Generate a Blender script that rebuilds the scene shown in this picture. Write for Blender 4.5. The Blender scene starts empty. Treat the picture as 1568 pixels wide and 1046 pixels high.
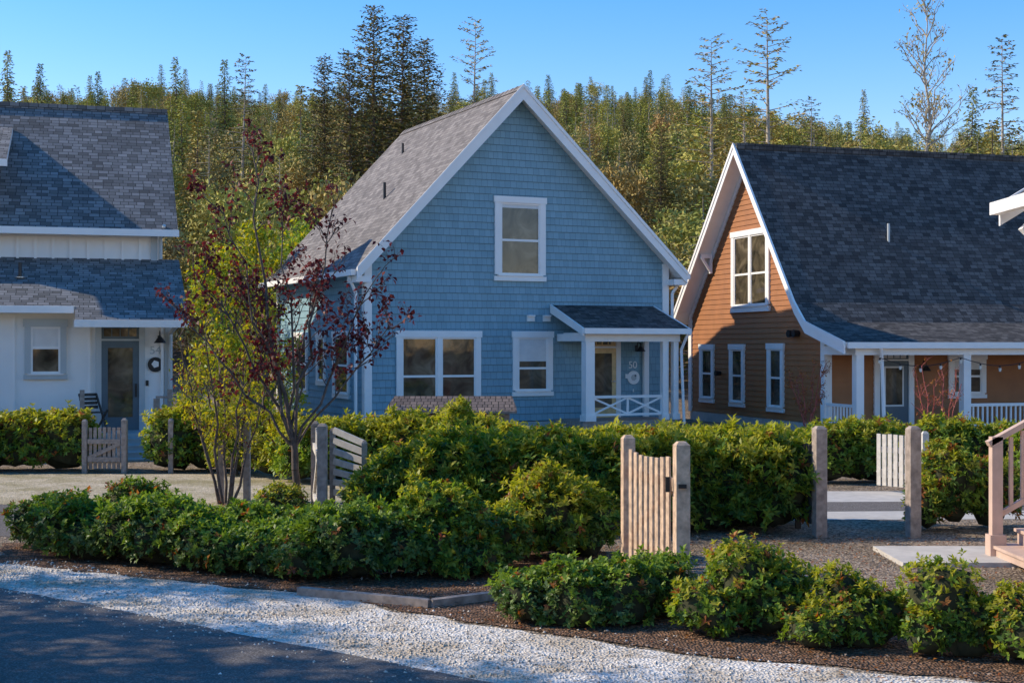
import bpy, math, random
import numpy as np
from mathutils import Vector, Matrix, noise
random.seed(7); rng = np.random.default_rng(7)
scene = bpy.context.scene
COL = scene.collection

# ------------------------------------------------------------------ materials
def new_mat(name):
    m = bpy.data.materials.new(name); m.use_nodes = True
    nt = m.node_tree
    return m, nt, nt.nodes, nt.links, nt.nodes['Principled BSDF']

def c4(c): return (c[0], c[1], c[2], 1)

def ramp(nodes, stops):
    r = nodes.new('ShaderNodeValToRGB')
    el = r.color_ramp.elements
    while len(el) < len(stops): el.new(0.5)
    for e, (p, c) in zip(el, stops): e.position = p; e.color = c4(c)
    return r

def plain(name, col, rough=0.6, var=0.12, scale=6.0, bump=0.0, metallic=0.0):
    m, nt, N, L, P = new_mat(name)
    tc = N.new('ShaderNodeTexCoord')
    nz = N.new('ShaderNodeTexNoise'); nz.inputs['Scale'].default_value = scale; nz.inputs['Detail'].default_value = 6
    L.new(tc.outputs['Object'], nz.inputs['Vector'])
    a = tuple(x*(1-var) for x in col); b = tuple(min(1, x*(1+var)) for x in col)
    r = ramp(N, [(0.3, a), (0.7, b)])
    L.new(nz.outputs['Fac'], r.inputs['Fac']); L.new(r.outputs['Color'], P.inputs['Base Color'])
    P.inputs['Roughness'].default_value = rough; P.inputs['Metallic'].default_value = metallic
    if bump:
        bp = N.new('ShaderNodeBump'); bp.inputs['Strength'].default_value = bump; bp.inputs['Distance'].default_value = 0.02
        L.new(nz.outputs['Fac'], bp.inputs['Height']); L.new(bp.outputs['Normal'], P.inputs['Normal'])
    return m

def brick(name, c1, c2, cm, w, h, mortar, bump=0.5, rough=0.8, bigvar=0.25, grain=60):
    m, nt, N, L, P = new_mat(name)
    uv = N.new('ShaderNodeUVMap')
    b = N.new('ShaderNodeTexBrick')
    b.inputs['Scale'].default_value = 1; b.inputs['Brick Width'].default_value = w
    b.inputs['Row Height'].default_value = h; b.inputs['Mortar Size'].default_value = mortar
    b.inputs['Mortar Smooth'].default_value = 0.3
    b.offset = 0.43; b.offset_frequency = 2; b.squash = 0.8; b.squash_frequency = 3
    b.inputs['Color1'].default_value = c4(c1); b.inputs['Color2'].default_value = c4(c2); b.inputs['Mortar'].default_value = c4(cm)
    L.new(uv.outputs['UV'], b.inputs['Vector'])
    n1 = N.new('ShaderNodeTexNoise'); n1.inputs['Scale'].default_value = 0.9; n1.inputs['Detail'].default_value = 5
    L.new(uv.outputs['UV'], n1.inputs['Vector'])
    n2 = N.new('ShaderNodeTexNoise'); n2.inputs['Scale'].default_value = grain; n2.inputs['Detail'].default_value = 2
    L.new(uv.outputs['UV'], n2.inputs['Vector'])
    add = N.new('ShaderNodeMath'); add.operation = 'ADD'
    L.new(n1.outputs['Fac'], add.inputs[0]); L.new(n2.outputs['Fac'], add.inputs[1])
    mr = N.new('ShaderNodeMapRange'); mr.inputs['From Min'].default_value = 0.6; mr.inputs['From Max'].default_value = 1.4
    mr.inputs['To Min'].default_value = 1-bigvar; mr.inputs['To Max'].default_value = 1+bigvar
    L.new(add.outputs[0], mr.inputs['Value'])
    mx = N.new('ShaderNodeMix'); mx.data_type = 'RGBA'; mx.blend_type = 'MULTIPLY'; mx.inputs[0].default_value = 1
    L.new(b.outputs['Color'], mx.inputs[6]); L.new(mr.outputs['Result'], mx.inputs[7])
    L.new(mx.outputs[2], P.inputs['Base Color'])
    P.inputs['Roughness'].default_value = rough
    P.inputs['Specular IOR Level'].default_value = 0.25
    bp = N.new('ShaderNodeBump'); bp.inputs['Strength'].default_value = bump; bp.inputs['Distance'].default_value = 0.012
    inv = N.new('ShaderNodeMath'); inv.operation = 'SUBTRACT'; inv.inputs[0].default_value = 1
    L.new(b.outputs['Fac'], inv.inputs[1])
    L.new(inv.outputs[0], bp.inputs['Height']); L.new(bp.outputs['Normal'], P.inputs['Normal'])
    return m

def leafmat(name, cols, trans=0.35, objvar=0.0, rough=0.45, objcols=None, gain=1.0):
    m, nt, N, L, P = new_mat(name)
    cols=[tuple(min(0.9,x*gain) for x in c) for c in cols]
    g = N.new('ShaderNodeNewGeometry')
    n = len(cols)
    r = ramp(N, [(i/(n-1) if n > 1 else 0, c) for i, c in enumerate(cols)])
    L.new(g.outputs['Random Per Island'], r.inputs['Fac'])
    out = r.outputs['Color']
    if objcols:
        objcols=[tuple(min(0.9,x*gain) for x in c) for c in objcols]
        oi = N.new('ShaderNodeObjectInfo')
        r2 = ramp(N, [(i/(len(objcols)-1), c) for i, c in enumerate(objcols)])
        L.new(oi.outputs['Random'], r2.inputs['Fac'])
        mx = N.new('ShaderNodeMix'); mx.data_type = 'RGBA'; mx.blend_type = 'MIX'; mx.inputs[0].default_value = objvar
        L.new(out, mx.inputs[6]); L.new(r2.outputs['Color'], mx.inputs[7]); out = mx.outputs[2]
    L.new(out, P.inputs['Base Color']); P.inputs['Roughness'].default_value = rough
    P.inputs['Specular IOR Level'].default_value = 0.22
    if trans>0:
        tr = N.new('ShaderNodeBsdfTranslucent')
        hs = N.new('ShaderNodeHueSaturation'); hs.inputs['Value'].default_value = 1.5; hs.inputs['Saturation'].default_value = 1.1
        hs.inputs['Hue'].default_value = 0.49
        L.new(out, hs.inputs['Color']); L.new(hs.outputs['Color'], tr.inputs['Color'])
        ms = N.new('ShaderNodeMixShader'); ms.inputs[0].default_value = trans
        L.new(P.outputs[0], ms.inputs[1]); L.new(tr.outputs[0], ms.inputs[2])
        L.new(ms.outputs[0], N['Material Output'].inputs['Surface'])
    return m

def granular(name, stops, scale, bump=0.6, dist=0.02, rough=0.9, big=None, bigscale=0.35):
    m, nt, N, L, P = new_mat(name)
    tc = N.new('ShaderNodeTexCoord')
    v = N.new('ShaderNodeTexVoronoi'); v.inputs['Scale'].default_value = scale
    L.new(tc.outputs['Object'], v.inputs['Vector'])
    sp = N.new('ShaderNodeSeparateColor'); L.new(v.outputs['Color'], sp.inputs[0])
    r = ramp(N, stops); L.new(sp.outputs[0], r.inputs['Fac'])
    out = r.outputs['Color']
    nz = N.new('ShaderNodeTexNoise'); nz.inputs['Scale'].default_value = bigscale; nz.inputs['Detail'].default_value = 8
    nz.inputs['Roughness'].default_value = 0.65
    L.new(tc.outputs['Object'], nz.inputs['Vector'])
    if big:
        mr = N.new('ShaderNodeMapRange'); mr.inputs['From Min'].default_value = 0.42; mr.inputs['From Max'].default_value = 0.62
        L.new(nz.outputs['Fac'], mr.inputs['Value'])
        mx = N.new('ShaderNodeMix'); mx.data_type = 'RGBA'
        ml = N.new('ShaderNodeMix'); ml.data_type = 'RGBA'; ml.blend_type = 'MULTIPLY'; ml.inputs[0].default_value = 1
        ml.inputs[7].default_value = c4(big); L.new(out, ml.inputs[6])
        L.new(mr.outputs['Result'], mx.inputs[0]); L.new(out, mx.inputs[6]); L.new(ml.outputs[2], mx.inputs[7]); out = mx.outputs[2]
    L.new(out, P.inputs['Base Color']); P.inputs['Roughness'].default_value = rough
    P.inputs['Specular IOR Level'].default_value = 0.2
    bp = N.new('ShaderNodeBump'); bp.inputs['Strength'].default_value = bump; bp.inputs['Distance'].default_value = dist
    L.new(v.outputs['Distance'], bp.inputs['Height']); L.new(bp.outputs['Normal'], P.inputs['Normal'])
    return m

M = {}
M['white'] = plain('white_paint', (0.92, 0.88, 0.83), 0.5, 0.03, 3)
M['wwall'] = plain('white_board_siding', (0.92, 0.88, 0.83), 0.6, 0.03, 2)
M['graytrim'] = plain('gray_trim_paint', (0.52, 0.54, 0.53), 0.6, 0.05, 2)
M['blue'] = brick('blue_cedar_shingle', (0.265, 0.42, 0.485), (0.225, 0.365, 0.425), (0.13, 0.225, 0.28), 0.17, 0.19, 0.005, 0.5, 0.75, 0.12)
M['brown'] = plain('brown_lap_siding', (0.37, 0.142, 0.046), 0.6, 0.1, 2.5)
M['roof_taupe'] = brick('taupe_asphalt_shingle', (0.28, 0.25, 0.23), (0.145, 0.128, 0.12), (0.08, 0.07, 0.07), 0.24, 0.135, 0.007, 0.6, 0.9, 0.24)
M['roof_slate'] = brick('slate_asphalt_shingle', (0.28, 0.265, 0.255), (0.11, 0.105, 0.10), (0.05, 0.05, 0.05), 0.24, 0.135, 0.009, 0.6, 0.9, 0.28)
M['roof_dark'] = brick('dark_asphalt_shingle', (0.15, 0.135, 0.125), (0.05, 0.045, 0.043), (0.02, 0.019, 0.019), 0.24, 0.135, 0.008, 0.6, 0.9, 0.28)
M['roof_brown'] = brick('weathered_cedar_roof', (0.24, 0.18, 0.15), (0.13, 0.10, 0.09), (0.03, 0.025, 0.02), 0.14, 0.16, 0.01, 0.6, 0.9, 0.25)
M['concrete'] = plain('concrete', (0.52, 0.48, 0.43), 0.9, 0.12, 5, 0.3)
M['wood'] = plain('weathered_wood', (0.58, 0.41, 0.28), 0.8, 0.3, 14, 0.4)
M['woodgray'] = plain('gray_weathered_wood', (0.35, 0.28, 0.23), 0.85, 0.3, 14, 0.4)
M['wooddark'] = plain('dark_stained_and_shaded_wood', (0.05, 0.045, 0.04), 0.7, 0.3, 10, 0.2)  # stained wood; also carries the painted shade of the shadowed gate
M['woodtan'] = plain('tan_painted_wood', (0.58, 0.41, 0.32), 0.6, 0.12, 6)
M['woodwhite'] = plain('whitewashed_wood', (0.60, 0.55, 0.48), 0.7, 0.15, 12)
M['doorwood'] = plain('honey_wood_door', (0.80, 0.53, 0.24), 0.45, 0.15, 8)
M['doorblue'] = plain('slate_blue_door', (0.10, 0.14, 0.165), 0.4, 0.08, 4)
M['black'] = plain('black_metal', (0.015, 0.015, 0.017), 0.4, 0.1, 5)
M['metal'] = plain('brushed_metal', (0.5, 0.5, 0.5), 0.3, 0.1, 5, metallic=1)
M['step'] = plain('blue_gray_step_paint', (0.34, 0.40, 0.41), 0.7, 0.1, 6)
M['curtain'] = plain('white_blind', (0.75, 0.73, 0.70), 0.8, 0.05, 6)
M['bark'] = plain('tree_bark', (0.13, 0.095, 0.075), 0.9, 0.35, 12, 0.5)
M['barkgray'] = plain('gray_lichen_bark', (0.42, 0.35, 0.27), 0.9, 0.35, 3, 0.3)
M['redbark'] = plain('red_bark', (0.36, 0.08, 0.06), 0.6, 0.25, 12)
M['core'] = plain('hedge_inner_core', (0.04, 0.042, 0.018), 1.0, 0.4, 12)
M['bulb'] = plain('glass_bulb', (0.8, 0.76, 0.65), 0.15, 0.05, 5)
m, nt, N, L, P = new_mat('window_glass')
tc = N.new('ShaderNodeTexCoord'); nz = N.new('ShaderNodeTexNoise'); nz.inputs['Scale'].default_value = 1.6; nz.inputs['Detail'].default_value = 4
nz.inputs['Distortion'].default_value = 1.2
L.new(tc.outputs['Object'], nz.inputs['Vector'])
r = ramp(N, [(0.35, (0.025, 0.022, 0.018)), (0.55, (0.11, 0.085, 0.055)), (0.7, (0.21, 0.165, 0.11))])  # brown mottling paints reflected trees into the pane colour
L.new(nz.outputs['Fac'], r.inputs['Fac']); L.new(r.outputs['Color'], P.inputs['Base Color'])
P.inputs['Roughness'].default_value = 0.03; P.inputs['IOR'].default_value = 1.55
n3 = N.new('ShaderNodeTexNoise'); n3.inputs['Scale'].default_value = 1.3; L.new(tc.outputs['Object'], n3.inputs['Vector'])
bp = N.new('ShaderNodeBump'); bp.inputs['Strength'].default_value = 0.06; bp.inputs['Distance'].default_value = 0.03
L.new(n3.outputs['Fac'], bp.inputs['Height']); L.new(bp.outputs['Normal'], P.inputs['Normal'])
M['glass'] = m

M['asphalt'] = granular('asphalt', [(0, (0.10, 0.086, 0.078)), (0.7, (0.165, 0.145, 0.13)), (1, (0.30, 0.265, 0.24))], 90, 0.4, 0.006, 0.85, (0.85, 0.85, 0.85))
M['gravel'] = granular('pale_gravel', [(0, (0.34, 0.29, 0.24)), (0.25, (0.74, 0.66, 0.57)), (1, (0.94, 0.87, 0.78))], 38, 0.9, 0.018, 0.9, (0.70, 0.63, 0.53), 1.2)
M['tangravel'] = granular('tan_gravel', [(0, (0.36, 0.29, 0.20)), (1, (0.68, 0.57, 0.41))], 30, 0.6, 0.02, 0.9, (0.6, 0.60, 0.45), 0.9)
M['ground'] = granular('bark_mulch_ground', [(0, (0.10, 0.072, 0.05)), (0.5, (0.30, 0.225, 0.165)), (1, (0.54, 0.43, 0.33))], 34, 0.9, 0.025, 0.95, (0.62, 0.60, 0.52), 0.5)
M['soil'] = granular('dark_mulch_bed', [(0, (0.05, 0.03, 0.02)), (0.6, (0.20, 0.115, 0.07)), (1, (0.38, 0.22, 0.14))], 38, 1.0, 0.03, 0.95)

G=2.35
M['leaf_dark'] = leafmat('leaf_dark_green', [(0.022, 0.041, 0.010), (0.040, 0.072, 0.015), (0.060, 0.094, 0.020)], 0.25, gain=G)
M['leaf_mid'] = leafmat('leaf_mid_green', [(0.054, 0.090, 0.013), (0.084, 0.130, 0.017), (0.120, 0.158, 0.024)], 0.35, gain=G)
M['leaf_new_lit'] = leafmat('leaf_new_growth_and_sunlit', [(0.15, 0.18, 0.02), (0.24, 0.25, 0.03), (0.31, 0.28, 0.05)], 0.45, gain=1.5)  # new growth; also paints the sunlit yellow-green of hedge tops
M['leaf_red'] = leafmat('leaf_russet', [(0.22, 0.07, 0.025), (0.36, 0.16, 0.04), (0.16, 0.05, 0.03)], 0.35, gain=1.3)
M['leaf_blue'] = leafmat('leaf_blue_green', [(0.038, 0.058, 0.022), (0.062, 0.088, 0.030), (0.096, 0.125, 0.045)], 0.2, gain=G)
M['leaf_purple'] = leafmat('leaf_plum', [(0.065, 0.014, 0.016), (0.14, 0.026, 0.027), (0.24, 0.055, 0.04)], 0.3)
M['leaf_yellow'] = leafmat('leaf_yellow_green', [(0.18, 0.20, 0.02), (0.29, 0.28, 0.03), (0.40, 0.33, 0.04)], 0.5, gain=1.25)
M['needles'] = leafmat('conifer_needles', [(0.06, 0.075, 0.02), (0.12, 0.135, 0.03), (0.175, 0.18, 0.035)], 0.0, 0.62, 0.8,
    [(0.045, 0.066, 0.022), (0.11, 0.12, 0.028), (0.19, 0.185, 0.035), (0.22, 0.145, 0.055), (0.08, 0.10, 0.03), (0.25, 0.23, 0.045), (0.05, 0.078, 0.028)], 2.35)
M['scrub'] = leafmat('autumn_scrub_leaves', [(0.12, 0.105, 0.035), (0.18, 0.16, 0.04), (0.22, 0.20, 0.05)], 0.0, 0.65, 0.8,
    [(0.27, 0.145, 0.07), (0.17, 0.17, 0.035), (0.26, 0.25, 0.05), (0.20, 0.14, 0.07), (0.14, 0.16, 0.035), (0.28, 0.21, 0.08)], 2.0)
M['darkneedles'] = leafmat('dark_conifer_needles', [(0.05, 0.055, 0.02), (0.10, 0.095, 0.03), (0.20, 0.135, 0.05)], 0.0, 0, 0.8, gain=1.9)
M['lichen'] = leafmat('yellowed_needles', [(0.18, 0.155, 0.035), (0.28, 0.23, 0.05), (0.24, 0.15, 0.055)], 0.0, 0, 0.8, gain=1.9)

# ------------------------------------------------------------------ mesh builder
class B:
    def __init__(s): s.v=[]; s.f=[]; s.m=[]; s.uv=[]; s.mats=[]
    def mi(s, k):
        if k not in s.mats: s.mats.append(k)
        return s.mats.index(k)
    def poly(s, pts, mat, uv=None):
        pts = [Vector(p) for p in pts]; i0 = len(s.v)
        s.v += pts; s.f.append(list(range(i0, i0+len(pts)))); s.m.append(s.mi(mat))
        if uv is None:
            n = Vector((0,0,0))
            for i in range(len(pts)):
                a, b = pts[i], pts[(i+1) % len(pts)]
                n += a.cross(b)
            n = n.normalized() if n.length > 1e-9 else Vector((0,0,1))
            if n.z < 0: n = -n
            if abs(n.z) > 0.99: u = Vector((1,0,0)); w = Vector((0,1,0))
            else:
                u = Vector((0,0,1)).cross(n).normalized(); w = n.cross(u)
            uv = [(p.dot(u), p.dot(w)) for p in pts]
        s.uv.append(uv)
    def hexa(s, p, mat):
        for q in ((0,1,2,3),(7,6,5,4),(0,4,5,1),(1,5,6,2),(2,6,7,3),(3,7,4,0)):
            s.poly([p[i] for i in q], mat)
    def box(s, x0,x1,y0,y1,z0,z1,mat):
        s.hexa([(x0,y0,z0),(x1,y0,z0),(x1,y1,z0),(x0,y1,z0),(x0,y0,z1),(x1,y0,z1),(x1,y1,z1),(x0,y1,z1)], mat)
    def tbox(s, T, s0,s1,z0,z1,o0,o1,mat):
        s.hexa([T(s0,z0,o0),T(s1,z0,o0),T(s1,z0,o1),T(s0,z0,o1),T(s0,z1,o0),T(s1,z1,o0),T(s1,z1,o1),T(s0,z1,o1)], mat)
    def beam(s, a, b, w, h, mat, up=(0,0,1)):
        a=Vector(a); b=Vector(b); d=(b-a).normalized(); up=Vector(up)
        if abs(d.dot(up))>0.98: up=Vector((0,1,0))
        x=d.cross(up).normalized()*w/2; y=x.cross(d).normalized()*h/2
        s.hexa([a-x-y,a+x-y,b+x-y,b-x-y,a-x+y,a+x+y,b+x+y,b-x+y], mat)
    def cyl(s, a, b, r0, r1, mat, n=7, cap=True):
        a=Vector(a); b=Vector(b); d=(b-a)
        if d.length<1e-6: return
        d.normalize(); up=Vector((0,0,1)) if abs(d.z)<0.9 else Vector((1,0,0))
        x=d.cross(up).normalized(); y=d.cross(x)
        i0=len(s.v)
        for i in range(n):
            t=2*math.pi*i/n; o=x*math.cos(t)+y*math.sin(t)
            s.v.append(a+o*r0); s.v.append(b+o*r1)
        k=s.mi(mat)
        for i in range(n):
            j=(i+1)%n
            s.f.append([i0+2*i,i0+2*j,i0+2*j+1,i0+2*i+1]); s.m.append(k); s.uv.append([(0,0)]*4)
        if cap:
            s.f.append([i0+2*i for i in range(n)]); s.m.append(k); s.uv.append([(0,0)]*n)
            s.f.append([i0+2*i+1 for i in range(n)]); s.m.append(k); s.uv.append([(0,0)]*n)
    def slab(s, pts, th, top, side):
        pts=[Vector(p) for p in pts]
        n=(pts[1]-pts[0]).cross(pts[2]-pts[1]).normalized()
        if n.z<0: n=-n
        q=[p-n*th for p in pts]
        s.poly(pts, top); s.poly(q, side)
        for i in range(len(pts)):
            j=(i+1)%len(pts); s.poly([pts[i],pts[j],q[j],q[i]], side)
    def extr(s, pts, off, mat):
        pts=[Vector(p) for p in pts]; off=Vector(off); q=[p+off for p in pts]
        s.poly(pts,mat); s.poly(q,mat)
        for i in range(len(pts)):
            j=(i+1)%len(pts); s.poly([pts[i],pts[j],q[j],q[i]],mat)
    def laps(s, T, lim, z0, z1, step, mat, proud=0.022):
        z=z0
        while z<z1-1e-4:
            t=min(z+step,z1); a0,a1=lim(z); b0,b1=lim(t)
            s.poly([T(a0,z,proud),T(a1,z,proud),T(b1,t,0.002),T(b0,t,0.002)],mat,[(a0,z),(a1,z),(b1,t),(b0,t)])
            s.poly([T(a0,z,proud),T(a1,z,proud),T(a1,z,-0.01),T(a0,z,-0.01)],mat,[(a0,z)]*4)
            z=t
    def finish(s, name, parent=None, smooth=False):
        me=bpy.data.meshes.new(name)
        me.from_pydata([tuple(v) for v in s.v],[],s.f)
        for k in s.mats: me.materials.append(M[k])
        me.polygons.foreach_set('material_index', s.m)
        ul=me.uv_layers.new(name='UVMap')
        flat=[c for f in s.uv for p in f for c in p]
        ul.data.foreach_set('uv', flat)
        if smooth: me.polygons.foreach_set('use_smooth',[True]*len(s.f))
        me.update()
        ob=bpy.data.objects.new(name, me); COL.objects.link(ob)
        if parent: ob.parent=parent
        return ob

def empty(name, loc=(0,0,0), rot=0):
    e=bpy.data.objects.new(name,None); COL.objects.link(e); e.location=loc; e.rotation_euler=(0,0,rot); e.empty_display_size=0.5
    return e

class Leaves:
    def __init__(s): s.V=[]; s.K=[]
    def add(s, P, D, Nn, Ls, Ws, mat):
        n=len(P)
        S=np.cross(D,Nn); S/= (np.linalg.norm(S,axis=1,keepdims=True)+1e-9)
        U=np.cross(S,D)
        mid=P+D*(Ls*0.5)[:,None]
        fold=U*(Ws*0.22)[:,None]
        V=np.stack([P, mid+S*(Ws*0.5)[:,None]+fold, P+D*Ls[:,None]-U*(Ls*0.08)[:,None], mid-S*(Ws*0.5)[:,None]+fold],1)
        s.V.append(V); s.K.append(mat if isinstance(mat,np.ndarray) else np.full(n,mat))
    def arrays(s):
        V=np.concatenate(s.V); K=np.concatenate(s.K); return V.reshape(-1,3),K

def nrm(a): return a/(np.linalg.norm(a,axis=1,keepdims=True)+1e-9)

def mesh_from(name, leaves, leafmats, builder=None, parent=None, link=True):
    V,K=leaves.arrays(); nl=len(K)
    bv=[];bf=[];bm=[];bmats=[]
    if builder:
        bv=[tuple(v) for v in builder.v]; bf=builder.f; bm=builder.m; bmats=builder.mats
    nb=len(bv)
    allv=np.concatenate([np.array(bv).reshape(-1,3),V]) if nb else V
    loops=[i for f in bf for i in f]; tot=[len(f) for f in bf]
    lv=np.concatenate([np.array(loops,dtype=np.int64),np.arange(len(V))+nb])
    lt=np.concatenate([np.array(tot,dtype=np.int64),np.full(nl,4)])
    ls=np.concatenate([[0],np.cumsum(lt)[:-1]])
    mi=np.concatenate([np.array(bm,dtype=np.int64),K+len(bmats)])
    me=bpy.data.meshes.new(name)
    me.vertices.add(len(allv)); me.vertices.foreach_set('co',allv.astype(np.float32).ravel())
    me.loops.add(len(lv)); me.loops.foreach_set('vertex_index',lv.astype(np.int32))
    me.polygons.add(len(lt)); me.polygons.foreach_set('loop_start',ls.astype(np.int32))
    for k in bmats: me.materials.append(M[k])
    for k in leafmats: me.materials.append(M[k])
    me.polygons.foreach_set('material_index',mi.astype(np.int32))
    me.update(calc_edges=True); me.validate()
    if not link: return me
    ob=bpy.data.objects.new(name,me); COL.objects.link(ob)
    if parent: ob.parent=parent
    return ob

def lumpf(x,y,z): return noise.noise(Vector((x*2.6,y*2.6,z*2.6)))*0.9+noise.noise(Vector((x*7,y*7,z*7)))*0.5
def shrub(name, blobs, dens=230, L=0.06, W=0.024, k=7, mats=('leaf_dark','leaf_mid','leaf_new_lit','leaf_red'), new=0.25, red=0.02, mid=0.4, p=2.3, shoots=0.25, lumpa=0.34):
    lv=Leaves(); b=B()
    for bi,(x,y,z,ax,ay,az) in enumerate(blobs):
        area=4*math.pi*(((ax*ay)**1.6+(ax*az)**1.6+(ay*az)**1.6)/3)**(1/1.6)
        n=int(area*dens)
        d=nrm(rng.normal(size=(n,3))); d[:,2]=np.where(d[:,2]<-0.55,-d[:,2],d[:,2])
        t=1/(np.sum(np.abs(d)**p,axis=1)**(1/p))
        q=d*t[:,None]
        la=lumpa*0.4/max(0.4,(ax+az)/2)
        lump=np.array([lumpf(x+v[0]*ax,y+v[1]*ay,z+v[2]*az) for v in q])
        r=rng.uniform(0.76,1.0,n)+lump*la
        sh=rng.random(n)<shoots*0.5; ext=rng.uniform(0.03,0.24,n)*0.5/max(0.5,az)
        r=np.where(sh&(q[:,2]>0.1),r+ext,r)
        pos=np.array([x,y,z])+q*r[:,None]*np.array([ax,ay,az])
        nn=nrm(q/np.array([ax,ay,az]))
        keep=pos[:,2]>0.04
        for bj,(X,Y,Z,AX,AY,AZ) in enumerate(blobs):
            if bj==bi: continue
            w=(pos-np.array([X,Y,Z]))/np.array([AX,AY,AZ])
            keep&= ~(np.sum(np.abs(w)**p,axis=1)**(1/p)<0.68)
        pos=pos[keep]; nn=nn[keep]; hh=(q[:,2]*r)[keep]; lump=lump[keep]; shk=(sh&(q[:,2]>0.1))[keep]; n=len(pos)
        if n==0: continue
        axis=nrm(nn*0.7+np.array([0,0,0.55])+rng.normal(size=(n,3))*0.35)
        ref=nrm(rng.normal(size=(n,3))); e1=nrm(np.cross(axis,ref)); e2=np.cross(axis,e1)
        rnd=rng.random(n); tt=rng.random(n)
        top=np.clip((hh-0.15)*1.3,0,1)  # lighter leaves towards the top: sunlit tops painted along with new growth
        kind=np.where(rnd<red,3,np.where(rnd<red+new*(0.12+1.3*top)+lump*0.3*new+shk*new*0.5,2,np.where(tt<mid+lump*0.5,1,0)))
        size=L*rng.uniform(0.7,1.25,n)
        for j in range(k):
            phi=2*math.pi*(j/k)+rng.uniform(-0.4,0.4,n)
            th=np.radians(rng.uniform(30,88,n))
            rad=e1*np.cos(phi)[:,None]+e2*np.sin(phi)[:,None]
            D=nrm(axis*np.cos(th)[:,None]+rad*np.sin(th)[:,None])
            l=size*rng.uniform(0.75,1.2,n)
            off=pos-axis*(rng.uniform(0,0.8,n)*L)[:,None]
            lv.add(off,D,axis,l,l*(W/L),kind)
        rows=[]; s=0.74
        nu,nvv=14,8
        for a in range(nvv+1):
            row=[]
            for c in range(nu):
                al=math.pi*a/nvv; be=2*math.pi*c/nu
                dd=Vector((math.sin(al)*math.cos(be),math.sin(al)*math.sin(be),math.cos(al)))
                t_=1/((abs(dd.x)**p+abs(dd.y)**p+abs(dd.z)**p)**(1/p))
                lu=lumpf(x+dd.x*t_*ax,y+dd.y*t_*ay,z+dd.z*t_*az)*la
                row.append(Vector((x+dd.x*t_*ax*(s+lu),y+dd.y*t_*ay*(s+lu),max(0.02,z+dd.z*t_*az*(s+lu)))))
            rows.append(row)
        i0=len(b.v); kk=b.mi('core')  # dark solid core inside each leaf blob
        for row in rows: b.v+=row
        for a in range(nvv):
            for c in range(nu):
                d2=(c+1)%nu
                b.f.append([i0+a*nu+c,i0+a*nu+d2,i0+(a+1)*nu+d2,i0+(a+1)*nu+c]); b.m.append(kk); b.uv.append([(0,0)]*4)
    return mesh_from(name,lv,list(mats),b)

# ------------------------------------------------------------------ ground, hill
def sm(t): return max(0,min(1,t))
def gz(x,y):
    if y<52: return 0.0
    t=sm((y-52)/150)
    ridge=32.2-0.068*max(-160,min(160,x))+1.8*math.sin(x*0.045+1)+1.2*math.sin(x*0.11)
    z=ridge*(t**0.95)
    z+=noise.noise(Vector((x*0.04,y*0.04,0)))*2.2*min(1,(y-52)/30)
    if y>206: z-=(y-206)*0.08
    return z
def lin(a,b,n): return [a+(b-a)*i/n for i in range(n)]
xs=lin(-900,-200,8)+lin(-200,200,66)+lin(200,901,8)+[900]
ys=lin(-500,-40,6)+lin(-40,52,8)+lin(52,212,34)+lin(212,900,10)+[900]
gb=B(); gv=[]
for y in ys:
    for x in xs: gv.append(Vector((x,y,gz(x,y))))
gb.v=gv; nx=len(xs); kk=gb.mi('ground')
for j in range(len(ys)-1):
    for i in range(nx-1):
        gb.f.append([j*nx+i,j*nx+i+1,(j+1)*nx+i+1,(j+1)*nx+i]); gb.m.append(kk); gb.uv.append([(0,0)]*4)
gb.finish('ground')

def sheet(name, pts, z, mat, jitter=0.0, step=0.15):
    b=B(); out=[]
    n=len(pts)
    for i in range(n):
        a=Vector((*pts[i],z)); c=Vector((*pts[(i+1)%n],z)); d=(c-a); m=max(1,int(min(d.length,25)/step)) if jitter else 1
        nn=Vector((-d.y,d.x,0)).normalized()
        for k in range(m):
            p=a+d*(k/m)
            if jitter and k>0: p+=nn*(noise.noise(p*2.3)*jitter+random.uniform(-1,1)*jitter*0.25)
            out.append(p)
    b.poly(out,mat); return b.finish(name)
sheet('asphalt_road',[(-17,23.72),(-5.08,14.1),(-0.16,10.13),(9.0,2.74),(2,-6),(-24,15)],0.012,'asphalt',0.04)
sheet('gravel_verge',[(-16.5,24.6),(-10,19.2),(-5.67,15.75),(-3.8,14.7),(-1.98,13.76),(-0.19,12.16),(1.58,10.9),(3.65,10.0),(11,4.2),(8.5,2.0),(-0.5,9.7),(-5.4,13.8),(-17.4,23.3)],0.006,'gravel',0.14)
sheet('asphalt_lane',[(-30,17.6),(-10.5,18.6),(-6.2,17.9),(-3.2,19.0),(-3.0,21.6),(-30,22.6)],0.004,'asphalt',0.05)
sheet('gravel_alley',[(-30,22.4),(-3.2,21.3),(-1.5,22.6),(-3.0,26.6),(-30,26.8)],0.008,'tangravel',0.08)
sheet('concrete_path',[(3.4,19.6),(20,20.2),(20,23.6),(2.8,23.5)],0.004,'concrete')
sheet('asphalt_path',[(3.4,20.6),(20,21.3),(20,22.4),(3.4,21.8)],0.010,'asphalt',0.02)
sheet('mulch_bed',[(-6.2,17.3),(-5.7,15.75),(-3.8,14.72),(-1.98,13.8),(-0.25,12.3),(1.58,10.95),(3.65,10.1),(8,7.5),(9,9.5),(4.4,12.3),(3.0,12.9),(1.0,13.2),(1.1,16.6),(-2,17.2)],0.009,'soil',0.10)
b=B(); b.box(4.25,5.75,15.45,16.75,0,0.05,'concrete'); b.finish('concrete_pad')
b=B()
pts=[(-2.05,13.72),(-0.75,13.05),(-0.05,13.55),(0.9,14.6)]
for i in range(3): b.beam((*pts[i],0.035),(*pts[i+1],0.035),0.09,0.09,'woodgray')
b.finish('timber_edging')
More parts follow.
